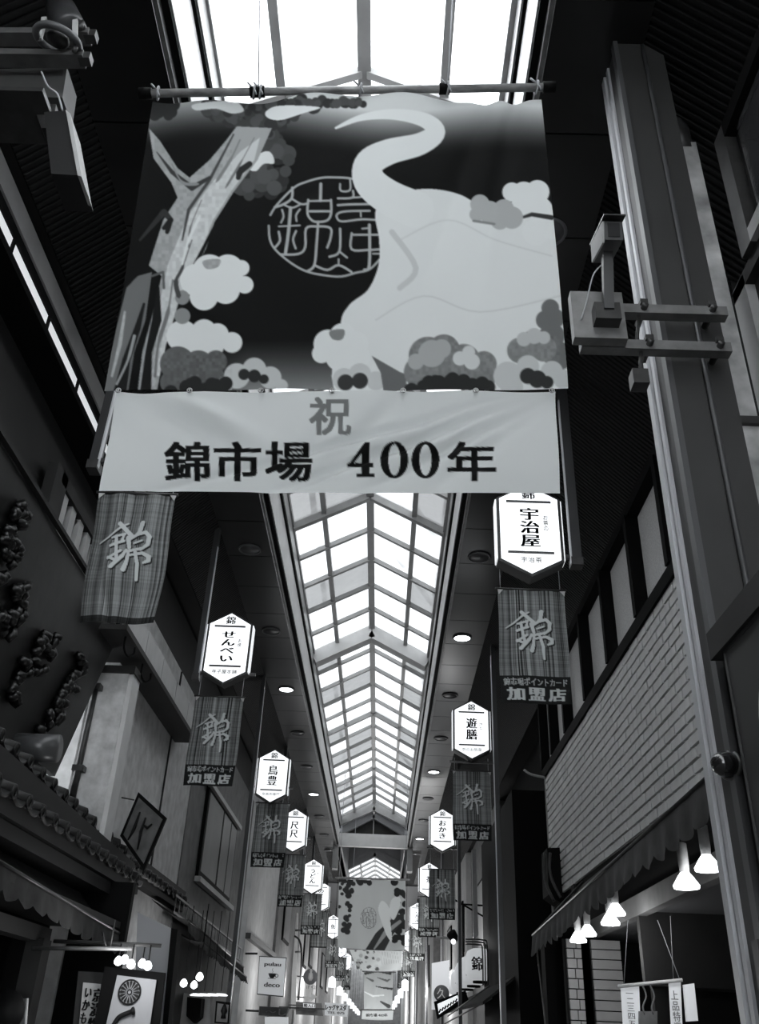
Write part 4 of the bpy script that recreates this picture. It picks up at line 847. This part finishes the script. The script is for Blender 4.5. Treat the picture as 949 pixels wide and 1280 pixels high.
# right row
RY = [7.26, 14.3, 21.8, 28.0, 37.0, 47.0, 58.0]
RT = [('宇治屋', 'お茶の', '宇治茶'), ('遊膳', 'さと', '京のお惣菜'), ('おかき', None, None), ('茶', None, None), ('こんぶ', None, None), ('米', None, None)]
for i, y in enumerate(RY):
    xx_ = 1.69 if i < 1 else 1.76
    make_pole(xx_, y, 3.82 if i == 0 else -1.6, 6.0 if y < 34 else 5.95, f'{ORD[i]} square pole from the front in the right lantern row', r=.045 if i == 0 else .035)
    if i < 8: make_flag(.95 if i == 0 else 1.06, y - .02, (3.53, 3.72, 3.40, 3.6, 3.6, 3.6, 3.6, 3.6)[i], .60, 1.06, 1 if i % 2 == 0 else 2,
              ['striped flag below the tea shop lantern on the right', 'striped flag below the second lantern on the right', 'striped flag third along on the right row', 'darker striped flag fourth along on the right row', 'fifth striped flag along the right row', 'sixth striped flag along the right row', 'seventh striped flag along the right row', 'eighth striped flag along the right row'][i],
              (100, 60, 34, 28, 24, 20, 14, 14)[i], (170, 100, 56, 44, 36, 32, 20, 20)[i], amp=.7)
    t, g_ = make_lantern(.95 if i == 0 else 1.06, y - .14, (3.77, 4.03, 3.92)[i] if i < 3 else 3.72, ['lit lantern sign of a tea shop, nearest on the right just under the white banner', 'lit lantern sign of a delicatessen, second on the right', 'lit lantern sign with small kana, third on the right'][i] if i < 3 else f'{ORD[i]} lit lantern sign on the right, small with distance', w=.60)
    if i < len(RT): lantern_text(t, g_, *RT[i])
# downlights
def downlight(x, y, lit, label):
    t = thing('ceiling_downlight', (x, y, 5.97), label, 'ceiling light', 'round ceiling downlights')
    MB().ring((x, y, 5.99), (0, 0, 1), .15, .016, 28, 6).build('trim_ring', mat('downlight_ring', .13, .4), t)
    MB().lathe((x, y, 5.985), (0, 0, 1), [(0, .14), (.012, .145)], 28).build('diffuser', down_on if lit else down_off, t)
    if lit:
        l = bpy.data.lights.new('downlight_glow', 'SPOT'); l.energy = 25; l.spot_size = 2.2; l.shadow_soft_size = .12; lo = bpy.data.objects.new('downlight_glow', l); COL.objects.link(lo); lo.location = (x, y, 5.94)
    return t
litL = {5: 'nearest lit', 9: 'second lit'}; litR = {2: 'nearest lit', 6: 'second lit', 8: 'third lit'}
for k in range(12):
    y = 5.3 + 2.98 * k
    if y > 38: break
    downlight(-2.08, y, k in (4, 7), ('lit' if k in (4, 7) else 'unlit') + f' round downlight, {ORD[k]} along the left ceiling strip')
    downlight(1.23, y, k in (3, 6, 9), ('lit' if k in (3, 6, 9) else 'unlit') + f' round downlight, {ORD[k]} along the right ceiling strip')
# unseen downlights continuing the rows; the lit ones are added fill for the banner
for k, y in enumerate((2.3, -.7, -3.7, -6.7)):
    for x, s_ in ((-2.08, 'left'), (1.23, 'right')):
        downlight(x, y, y < 0, ('lit' if y < 0 else 'unlit') + f' downlight of the {s_} strip, {ORD[k]} one behind the picture banner towards the viewer, lit ones added as fill')

# =================================================================== FAR BANNERS
c2 = Canvas(415, 1090, 100, 105, 6, 128); rr = random.Random(11)
for k in range(50): c2.disc(rr.uniform(424, 440), rr.uniform(1098, 1165) , rr.uniform(2, 4), 34) if rr.random() < .55 else c2.disc(rr.uniform(424, 462), rr.uniform(1097, 1105), rr.uniform(2, 4), 34)
for k in range(30): c2.disc(rr.uniform(492, 508), rr.uniform(1100, 1180), rr.uniform(3, 5), 30)
seal(c2, lambda x, y: (449 + x * .024, 1132 + y * .040), 50, .028)
c2.poly([(455, 1190), (470, 1166), (488, 1150), (505, 1140), (505, 1150), (490, 1170), (480, 1190)], 36); c2.stroke([(468, 1186), (482, 1166), (500, 1152)], [2, 6, 4], 100)
c2.poly(smooth([(478, 1126), (487, 1136), (488, 1152), (490, 1176), (484, 1170), (477, 1152), (473, 1136)]), 172); c2.poly(smooth([(490, 1124), (500, 1122), (499, 1136), (492, 1150), (487, 1140)]), 172)
c2.blur(1)
def far_banner(Y, tl_, tr_, bl_, br_, canv, label, nu=110, nv=110, amp=1.0):
    t = thing('picture_banner', ((Py(*bl_, Y) + Py(*br_, Y)) / 2), label, 'banner'); A, B, C_, D = Py(*tl_, Y), Py(*tr_, Y), Py(*bl_, Y), Py(*br_, Y)
    cloth('printed_cloth', A, B, C_, D, nu, nv, lambda u, v: (0 * u, amp * (.05 * np.sin((u * 1.6 + v) * 7) * v + .02 * np.sin(u * 18)), -.03 * np.sin(math.pi * u) * v), bshade(canv), bn_m, t, 3.2)
    MB().tube([A + Vector((-.12, -.02, .03)), B + Vector((.12, -.02, .03))], .03, 8).build('rod', bamboo, t)
    for s_ in (A, B): MB().tube([s_, (s_.x, s_.y, 7.05)], .008, 5).build('rope', rope_m, t)
    return t
far_banner(28, (424, 1099), (507, 1101), (422, 1184), (506, 1188), c2, 'second picture banner farther along with seal and two pale leaves')
c3 = Canvas(440, 1183, 70, 35, 8, 178)
for k in range(34): c3.disc(rr.uniform(440, 475), rr.uniform(1186, 1213), rr.uniform(1, 2.6), rr.choice([120, 140, 60]))
for k in range(8): c3.stroke([(475 + k * 3, 1190), (478 + k * 3, 1205)], 1, 130)
c3.blur(2)
far_banner(34, (437, 1187), (503, 1189), (447, 1212), (502, 1213), c3, 'short pale floral banner just below the second picture banner', 60, 30, .5)
c4 = Canvas(450, 1210, 50, 75, 8, 112)
c4.a[:] = 95 + 45 * (np.arange(c4.H)[:, None] / c4.H)
for pts, w, v in (([(457, 1217), (472, 1212), (488, 1217)], [3, 6, 3], 40), ([(472, 1222), (484, 1226), (488, 1224)], [1, 3, 1], 60), ([(470, 1233), (480, 1235), (490, 1236)], [1, 2, 3], 36), ([(456, 1240), (466, 1245), (480, 1244)], [1, 2.4, 1], 150), ([(458, 1222), (466, 1226)], [1, 3], 60), ([(476, 1252), (486, 1258)], [2, 5], 50)): c4.stroke(pts, w, v)
c4.text('祝', 471, 1265.5, 3.5, 3, 60, .2, .1)
c4.poly([(452, 1262.5), (492, 1263), (491, 1274), (452, 1273)], 178); c4.text('錦市場 400年', 471, 1269, 27, 4, 50, .3, .2)
far_banner(58, (455, 1215), (492, 1216), (455, 1262), (490, 1262), c4, 'third picture banner far down the arcade in pale grey', 60, 60)
far_banner(57.5, (453, 1263), (492, 1263), (452, 1274), (491, 1275), c4, 'tiny white lettered banner tied under the third picture banner', 60, 30, .3)

# =================================================================== FAR LEFT SIGNS AND FACADES
def facade(name, label, x0, x1, y0, y1, z1, m, wins=(), side=1, trim=None):
    t = thing(name, ((x0 + x1) / 2, (y0 + y1) / 2, -1.6), label, 'building')
    MB().box(x0, x1, y0, y1, -1.6, z1).build('wall', m, t)
    xf = x1 if side > 0 else x0; s_ = side
    for (a, b, c_, d) in wins:
        f = MB().box(min(xf, xf + s_ * .05), max(xf, xf + s_ * .05), a, b, c_, d).build('window', black, t)
        MB().box(min(xf + s_ * .05, xf + s_ * .06), max(xf + s_ * .05, xf + s_ * .06), a + .08, b - .08, c_ + .08, d - .08).build('pane', mat('grey_window_glass', .14, .45, noise=.3, scale=1), f)
    if trim: MB().box(min(xf, xf + s_ * .12), max(xf, xf + s_ * .12), y0, y1, trim, trim + .12).build('cornice', steel_d, t)
    return t
facade('shop_building', 'white-panelled building front on the left beyond the square post', -3.9, -3.02, 21.8, 27.6, 5.5, palewall, side=1, trim=1.8)
facade('shop_building', 'brown-grey building front on the left behind the coffee sign', -3.9, -2.95, 27.6, 35.0, 5.5, midwall, ((29, 31, 2.4, 3.6),), 1)
facade('shop_building', 'pale building front on the left with pipes and a round figure sign', -3.9, -2.9, 35.0, 46.0, 5.95, palewall, ((37, 38.5, 2.2, 3.8), (40, 42, 2.4, 3.6)), 1)
facade('shop_building', 'grey building front on the left far beyond the arrow sign', -3.9, -2.85, 46.0, 62.0, 5.97, midwall, ((48, 50, 2, 3.5), (53, 55, 2, 3.5)), 1)
facade('shop_building', 'farthest grey building front on the left', -3.9, -2.8, 62.0, 95.0, 5.9, palewall, (), 1)
facade('shop_building', 'dark building front on the right beyond the black recess', 2.7, 3.4, 22.0, 29.0, 5.2, midwall, ((23, 24.2, 1.9, 3.8), (25.2, 26.6, 1.9, 3.8)), -1, 1.6)
facade('shop_building', 'white building front on the right with a round emblem', 2.55, 3.4, 29.0, 40.0, 5.2, palewall, ((30, 32, 2.2, 3.8), (35, 37, 2.2, 3.6)), -1)
facade('shop_building', 'grey building front far on the right', 2.15, 3.4, 40.0, 60.0, 5.97, midwall, ((43, 46, 2.0, 3.6),), -1)
facade('shop_building', 'farthest pale building front on the right', 2.1, 3.4, 60.0, 95.0, 5.9, palewall, (), -1)
facade('shop_building', 'grey building closing the far end of the arcade', -3.9, 3.4, 95.0, 96.0, 7.9, midwall, (), -1)
# far lit shop strips: rows of bare lamps
def bulb(p, r, label, grp='bare bulbs of the far stalls'):
    t = thing('hanging_bulb', p, label, 'lamp', grp); p = Vector(p)
    MB().lathe(p, (0, 0, 1), [(0, r * .3), (r * .4, r * .9), (r, r), (r * 1.6, r * .7), (r * 2, r * .3)], 12).build('bulb', lamp_on, t)
    MB().tube([p + Vector((0, 0, 2 * r)), Vector((p.x, p.y, .60 if p.y < 9 else 1.5))], .006, 5).build('wire', black, t); return t
for i, (px, py, Y_) in enumerate(((147, 1203, 8.2), (155, 1201, 8.25), (163, 1207, 8.2), (177, 1206, 8.3), (184, 1209, 8.2))):
    p = Py(px, py + 4, Y_); bulb(p, .035, ['leftmost', 'second', 'middle', 'fourth', 'rightmost'][i] + ' bright bulb above the crest curtain on the left', 'bulbs above the crest curtain')
l = bpy.data.lights.new('bulb_glow', 'POINT'); l.energy = 12; l.shadow_soft_size = .1; lo = bpy.data.objects.new('bulb_glow', l); COL.objects.link(lo); lo.location = Py(165, 1212, 8.0)
for i, (px, py, Y_) in enumerate(((229, 1234, 13.5), (249, 1226, 13.2), (242, 1236, 14.0))):
    p = Py(px, py, Y_); bulb(p, .05, ['left', 'tallest', 'lowest'][i] + ' bright bulb inside the shop below the second left awning', 'bulbs below the second left awning')
    if i == 1: l = bpy.data.lights.new('bulb_glow', 'POINT'); l.energy = 15; l.shadow_soft_size = .1; lo = bpy.data.objects.new('bulb_glow', l); COL.objects.link(lo); lo.location = p + Vector((0, -.2, -.1))
# lit tray lamps
lt = thing('oval_shade_lamp', Py(260, 1243, 14), 'row of oval white lamp shades under the second left awning', 'lamp')
for px in (246, 255, 265, 276): p = Py(px, 1244, 14); MB().lathe(p, (0, 0, 1), [(-.01, .09), (0, .10), (.02, .06)], 16).build('shade', lantern_on, lt); MB().tube([p + Vector((0, 0, .05)), (p.x, p.y, 1.5)], .005, 5).build('cord', black, lt)
# noren shop curtain with crest
nc = thing('crest_curtain', (-2.1, 8.5, -.2), 'white framed shop curtain with a round petal crest at the lower left', 'curtain')
A, B, C_, D = Py(147, 1219, 8.5), Py(196, 1225, 8.5), Py(122, 1330, 8.5), Py(180, 1335, 8.5)
MB().prism([Py(131, 1208, 8.52), Py(206, 1216, 8.52), Py(192, 1335, 8.52), Py(108, 1330, 8.52)], (0, .05, 0)).build('frame', black, nc)
MB().prism([A, B, D, C_], (0, -.012, 0)).build('cloth', mat('curtain_cloth', .3, .8), nc)
cc = Py(162, 1240, 8.47); mb = MB()
for k in range(16):
    a = 2 * math.pi * k / 16
    e = Vector((math.cos(a), 0, math.sin(a))); s_ = Vector((-math.sin(a), 0, math.cos(a)))
    mb.prism([cc + e * .025, cc + e * .075 + s_ * .011, cc + e * .085, cc + e * .075 - s_ * .011], (0, .008, 0))
mb.build('crest_petals', ink, nc); MB().ring(cc, (0, 1, 0), .09, .007, 32, 5).ring(cc, (0, 1, 0), .018, .005, 12, 5).build('crest_ring', ink, nc)
MB().tube(smooth([Py(168, 1263, 8.46), Py(160, 1266, 8.46), Py(148, 1272, 8.46), Py(140, 1285, 8.46)], 5, False), [.03] * 3 + [.018] * 13, 8).build('brush_stroke', ink, nc)
ns = thing('hanging_text_sign', (-2.35, 8.7, -.1), 'narrow white sign with brush letters left of the crest curtain', 'sign')
MB().prism([Py(98, 1214, 8.75), Py(132, 1216, 8.75), Py(120, 1335, 8.75), Py(86, 1330, 8.75)], (0, .04, 0)).build('frame', darkmid, ns)
o = MB().prism([Py(104, 1228, 8.72), Py(126, 1230, 8.72), Py(118, 1335, 8.72), Py(94, 1330, 8.72)], (0, .03, 0)).build('paper', palewall, ns)
lettering('い\nか\nも\nの', ink, o, Py(106, 1265, 8.70), .06, .36, bold=.003); lettering('京\n漬\n物', ink, o, Py(119, 1262, 8.70), .08, .32, bold=.006)
fs = thing('fan_emblem_screen', (-2.9, 8, -.1), 'dark screen with a pale edge and large round fan emblem at bottom left', 'screen')
MB().prism([Py(-10, 1250, 8.0), Py(34, 1248, 8.0), Py(28, 1335, 8.0), Py(-20, 1335, 8.0)], (0, .03, 0)).build('cloth', midwall, fs)
MB().lathe(Py(5, 1265, 7.98), (0, -1, 0), [(0, .16), (.008, .16)], 28).build('fan_emblem', ink, fs)
MB().tube([Py(34, 1248, 8.0), Py(28, 1335, 8.0)], .012, 6).build('edge_trim', palewall, fs)
# pale panel right of curtain (lit wall)
lw = thing('lit_side_panel', (-2.2, 9.6, .3), 'pale slanted lit wall panel behind the bright bulbs on the left', 'panel')
MB().prism([Py(172, 1140, 9.6), Py(214, 1160, 9.6), Py(200, 1335, 9.6), Py(165, 1335, 9.6)], (0, .1, 0)).build('panel', mat('warm_panel', .3, .7), lw)
MB().prism([Py(214, 1160, 9.55), Py(222, 1162, 9.55), Py(204, 1335, 9.55), Py(198, 1335, 9.55)], (0, .2, 0)).build('dark_edge', black, lw)
ld = thing('bamboo_lattice', (-2.1, 10.5, 0), 'narrow dark lattice strip beside the pale lit panel', 'lattice')
mb = MB()
for k in range(16): mb.beam(Py(206, 1200 + k * 8, 10.4), Py(216, 1202 + k * 8, 10.4), .015, .02)
mb.beam(Py(217, 1180, 10.4), Py(203, 1330, 10.4), .02, .02); mb.beam(Py(209, 1180, 10.4), Py(196, 1330, 10.4), .02, .02); mb.build('lattice', steel, ld)
sw = thing('shop_wall_board', (-2.6, 15.5, 0), 'bright shop wall board behind the bulbs under the second left awning', 'panel')
MB().prism([Py(222, 1240, 16), Py(262, 1246, 16), Py(262, 1335, 16), Py(212, 1335, 16)], (0, .08, 0)).build('board', palewall, sw)
MB().prism([Py(234, 1246, 15.6), Py(252, 1248, 15.6), Py(250, 1272, 15.6), Py(242, 1279, 15.6), Py(233, 1270, 15.6)], (0, .3, 0)).build('dark_lantern_shape', black, sw)
md_ = thing('small_hanging_sign', Py(279, 1278, 14.5), 'small dark-framed sign with a vase drawing under the second left awning', 'sign')
MB().prism([Py(270, 1251, 14.5), Py(288, 1253, 14.5), Py(286, 1280, 14.5), Py(268, 1279, 14.5)], (0, .05, 0)).build('frame', black, md_)
o = MB().prism([Py(272, 1254, 14.48), Py(286, 1256, 14.48), Py(284, 1278, 14.48), Py(270, 1277, 14.48)], (0, .03, 0)).build('face', midwall, md_)
MB().lathe(Py(279, 1273, 14.46), (0, 0, 1), [(0, .04), (.05, .025), (.09, .05), (.14, .03), (.2, .006)], 10).build('vase_drawing', ink, md_)
# coffee sign
cs = thing('coffee_sign', (-2.4, 22, .7), 'white rectangular sign with a coffee cup between two words', 'sign')
q = [Py(325, 1196, 22), Py(357.5, 1198, 22), Py(354, 1245, 22), Py(322, 1242, 22)]; c0 = sum(q, Vector()) / 4
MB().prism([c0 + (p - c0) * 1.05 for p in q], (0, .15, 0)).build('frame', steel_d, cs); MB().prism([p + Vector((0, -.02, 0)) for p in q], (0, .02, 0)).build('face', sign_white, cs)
gi = mat('grey_sign_ink', .07, .6)
lettering('pulau', gi, cs, Py(341, 1206, 21.96), .36, .10, bold=.006); lettering('deco', gi, cs, Py(340, 1231, 21.96), .34, .09, bold=.006)
cp = Py(340, 1222, 21.96); MB().lathe(cp, (0, 0, 1), [(-.02, .09), (-.012, .09), (-.01, .03), (.02, .06), (.07, .085), (.08, .085)], 16).ring(cp + Vector((.10, 0, .04)), (0, 1, 0), .03, .008, 14, 5).build('cup_drawing', gi, cs)
MB().tube(smooth([cp + Vector((0, 0, .09)), cp + Vector((.015, 0, .12)), cp + Vector((-.01, 0, .15)), cp + Vector((.01, 0, .18))], 4, False), .004, 5).build('steam_drawing', gi, cs)
MB().beam(Py(322, 1192, 22.1), Py(296, 1192, 22.1), .04, .04).build('arm', steel_d, cs)
def board(name, label, pts, Y, m, texts=(), d=.1, cat='sign', fr=None):
    t = thing(name, Py(*pts[2], Y), label, cat); q = [Py(*p, Y) for p in pts]; MB().prism(q, (0, d, 0)).build('board', m, t)
    if fr: c_ = sum(q, Vector()) / len(q); MB().prism([c_ + (p - c_) * 1.06 + Vector((0, .02, 0)) for p in q], (0, d, 0)).build('frame', fr, t)
    wx = -2.95 if q[0].x < 0 else 2.6; c_ = sum(q, Vector()) / len(q); MB().beam((c_.x, Y + d * .8, c_.z), (wx, Y + d * .8, c_.z), .04, .04).build('bracket', steel_d, t)
    for (s_, px, py, w, h, mm) in texts: lettering(s_, mm, t, Py(px, py, Y - .03), w, h, bold=w * .012)
    return t
board('wave_sign', 'long low sign with a white wave drawing below the coffee sign', [(325, 1258), (360, 1260), (357, 1271), (324, 1269)], 22.5, midwall, (('〜し', 345, 1265, .45, .13, whitepaint),), fr=palewall)
board('lit_canopy_sign', 'bright blank lit sign box at the bottom below the wave sign', [(331, 1271), (360, 1271), (360, 1300), (331, 1300)], 23, mat('dim_lit_board', .6, .5, emit=.35), ())
board('arrow_sign', 'white arrow sign pointing right on the far left facade', [(380, 1246), (389, 1246), (389, 1241), (397, 1246), (389, 1251), (389, 1249), (380, 1249)], 34, whitepaint)
pf = thing('round_figure_sign', Py(388, 1222, 34), 'grey round sign with a white figure on the pale left facade', 'sign')
MB().lathe(Py(388, 1221, 34), (0, -1, 0), [(0, .24), (.03, .24)], 28).build('disc', mat('disc_grey', .2, .5), pf)
MB().lathe(Py(388, 1226, 33.95), (0, 0, 1), [(0, .04), (.08, .09), (.22, .07), (.26, .03), (.30, .06), (.36, .02)], 12).build('figure', whitepaint, pf)
MB().beam(Py(388, 1221, 34) + Vector((0, .02, 0)), Vector((-2.93, 34.02, Py(388, 1221, 34).z)), .04, .04).build('bracket', steel_d, pf)
lettering('1F・2F', gi, pf, Py(390, 1234, 33.9), .35, .1)
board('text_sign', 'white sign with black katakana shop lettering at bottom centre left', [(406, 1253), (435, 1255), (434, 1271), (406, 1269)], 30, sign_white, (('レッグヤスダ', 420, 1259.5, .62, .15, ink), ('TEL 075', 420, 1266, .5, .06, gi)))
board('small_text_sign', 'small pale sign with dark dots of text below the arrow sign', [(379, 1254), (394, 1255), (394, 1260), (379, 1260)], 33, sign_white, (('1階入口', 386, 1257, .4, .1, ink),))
board('shop_fascia', 'grey shop fascia box below the arrow sign', [(370, 1252), (402, 1254), (404, 1270), (370, 1268)], 33.5, midwall, ())
pw = thing('wall_pipe', Py(375, 1240, 32), 'thin dark curved pipe on the pale left facade', 'pipe')
MB().tube(smooth([Py(368, 1170, 31), Py(374, 1175, 31), Py(377, 1190, 31), Py(376, 1220, 31), Py(373, 1250, 31)], 5, False), .03, 6).build('pipe', steel_d, pw)
MB().tube([Py(369, 1163, 31), Py(384, 1163, 31)], .03, 6).tube([Py(369, 1190, 31), Py(378, 1190, 31)], .03, 6).build('cross_pipe', steel, pw)
MB().prism([Py(366, 1140, 33.5), Py(372, 1141, 33.5), Py(370, 1262, 33.5), Py(364, 1262, 33.5)], (0, .3, 0)).build('pale_edge_trim', whitepaint, pw)
# tall framed banner boards far
for (a, b, Y_, lab) in (((437, 1213), (445, 1236), 45, 'pale narrow flag hanging at the left of the third banner'), ): pass
# =================================================================== FAR RIGHT: paper lantern cluster and signs
pl = thing('paper_lantern_row', (1.9, 25, 1.4), 'row of large white paper lanterns with black lettering on the right', 'lantern')
pap = mat('white_lantern_paper', .6, .6, emit=.32)
for i, (px, py, r_, Y_) in enumerate(((600, 1206, 17, 21.5), (592, 1213, 15.5, 22.6), (584, 1219, 14, 23.8), (577, 1226, 12, 25), (572, 1233, 10, 26))):
    p = Py(px, py, Y_); R_ = r_ / 1106 * Y_ * 1.0
    o = MB().lathe(p + Vector((0, 0, -R_ * .95)), (0, 0, 1), [(0, R_ * .45), (R_ * .15, R_ * .8), (R_ * .5, R_ * .97), (R_ * .95, R_), (R_ * 1.4, R_ * .97), (R_ * 1.75, R_ * .8), (R_ * 1.9, R_ * .45)], 24).build('paper_lantern', pap, pl)
    MB().lathe(p + Vector((0, 0, -R_ * 1.08)), (0, 0, 1), [(0, R_ * .48), (.05, R_ * .48)], 18).build('base_ring', black, pl)
    if i < 4: lettering('錦弘久寿'[i], ink, pl, p + Vector((-R_ * .3, -R_ * 1.0, 0)), R_ * .65, R_ * .8, bold=.008)
MB().beam(Py(608, 1182, 21.4), Py(566, 1216, 26.2), .05, .05).build('hanging_beam', steel_d, pl)
em = thing('round_emblem_sign', Py(553, 1240, 27), 'white sign panel with a large dark round emblem on the right', 'sign')
MB().prism([Py(540, 1204, 27.5), Py(562, 1200, 27.5), Py(562, 1262, 27.5), Py(540, 1262, 27.5)], (0, .1, 0)).build('board', sign_white, em)
MB().lathe(Py(552, 1242, 27.4), (0, -1, 0), [(0, .21), (.02, .21)], 24).build('emblem_disc', mat('emblem_grey', .1, .5), em); lettering('久', whitepaint, em, Py(552, 1242, 27.3), .25, .25)
MB().beam(Py(552, 1230, 27.55), Vector((2.75, 27.6, Py(552, 1230, 27.55).z)), .04, .04).build('bracket', steel_d, em)
ab = thing('scroll_light_box', Py(560, 1260, 22), 'slanted dark framed box with bright lettered panel at bottom right of centre', 'sign')
MB().prism([Py(543, 1252, 22), Py(582, 1238, 22), Py(586, 1250, 22), Py(547, 1274, 22)], (0, .2, 0)).build('frame', black, ab)
MB().prism([Py(547, 1255, 21.97), Py(572, 1244, 21.97), Py(574, 1250, 21.97), Py(549, 1268, 21.97)], (0, .02, 0)).build('lit_face', mat('dim_lit_board2', .6, .5, emit=.8), ab)
mb = MB()
for k in range(7): mb.tube([Py(549 + k * 3.4, 1266 - k * 2.2, 21.94), Py(551 + k * 3.4, 1261 - k * 2.1, 21.94)], .018, 5)
mb.build('lettering', ink, ab)
aw2 = thing('shop_awning_frame', (2.0, 22, .4), 'dark awning frame over the shops under the paper lanterns', 'awning')
MB().hexa([(2.3, 17, .95), (2.3, 27, .95), (2.3, 17, 1.0), (2.3, 27, 1.0), (1.75, 17, .55), (1.75, 27, .62), (1.75, 17, .60), (1.75, 27, .67)]).build('canopy', cloth_d, aw2)
MB().tube([Py(560, 1270, 20), Py(612, 1232, 18)], .015, 6).tube([Py(555, 1280, 20), Py(615, 1248, 18)], .015, 6).build('arm', steel, aw2)
sl = thing('wall_spotlight', Py(570, 1160, 23), 'black lamp on a white arm projecting from the right facade', 'lamp')
MB().tube([Py(545, 1172, 23), Py(572, 1173, 23)], .03, 8).build('arm', palewall, sl)
MB().lathe(Py(570, 1176, 23), (-.5, -.5, .6), [(0, .05), (.05, .10), (.22, .12), (.24, .05)], 16).build('head', black, sl); MB().lathe(Py(567, 1177, 22.8), (-.4, -1, -.3), [(0, .06), (.02, .06)], 14).build('lens', lantern_on, sl)
MB().tube([Py(560, 1120, 23), Py(612, 1150, 23)], .02, 6).tube([Py(572, 1130, 23), Py(605, 1132, 23)], .02, 6).tube([Py(580, 1132, 23), Py(580, 1190, 23)], .02, 6).build('support', black, sl)
gr = thing('pipe_grille', Py(612, 1190, 20), 'dark bent pipes above the paper lantern row on the right', 'pipe')
for k in range(3): MB().tube(smooth([Py(582, 1174 + k * 3, 20), Py(604 - k * 3, 1175 + k * 3, 20), Py(609 - k * 3, 1182 + k * 2, 20), Py(610 - k * 3, 1232, 20)], 4, False), .014, 6).build('pipe', steel_d, gr)
wt = thing('column_trim', Py(597, 1180, 22), 'pale vertical column trim on the right facade by the second flag', 'trim')
MB().prism([Py(590, 1062, 22), Py(595, 1062, 22), Py(598, 1170, 22), Py(592, 1174, 22)], (0, .1, 0)).build('trim', frame_m, wt)
# far crowd of lit lanterns
for i in range(8):
    y = 37 + i * 7.5
    for s_, x in (('left', -1.75), ('right', .95)):
        p = Vector((x - (.0 if s_ == 'left' else -.0), y, 1.55 + .02 * i))
        t = thing('small_lantern', p, f'tiny bright lantern, {ORD[i]} along the low {s_} string of the far arcade', 'lantern', f'low {s_} string of far lanterns')
        MB().prism([(p.x - .13, y, p.z), (p.x + .13, y, p.z), (p.x + .13, y, p.z + .30), (p.x, y, p.z + .38), (p.x - .13, y, p.z + .30)], (0, .12, 0)).build('body', lantern_on, t)
        MB().tube([(p.x, y + .06, p.z + .34), (p.x, y + .06, 6.02)], .008, 5).build('cord', black, t)

# added fill lights without fixtures, brightening the far arcade
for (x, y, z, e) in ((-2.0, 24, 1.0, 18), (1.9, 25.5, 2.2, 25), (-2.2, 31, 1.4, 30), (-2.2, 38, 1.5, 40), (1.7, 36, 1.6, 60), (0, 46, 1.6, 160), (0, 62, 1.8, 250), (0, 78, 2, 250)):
    l = bpy.data.lights.new('far_fill_light', 'POINT'); l.energy = e * 2.5; l.shadow_soft_size = .25; lo = bpy.data.objects.new('far_fill_light', l); COL.objects.link(lo); lo.location = (x, y, z)
# =================================================================== lift everything from eye-relative to floor-relative height
for o in list(COL.objects):
    if o.parent is None and o is not cam: o.location.z += EYE
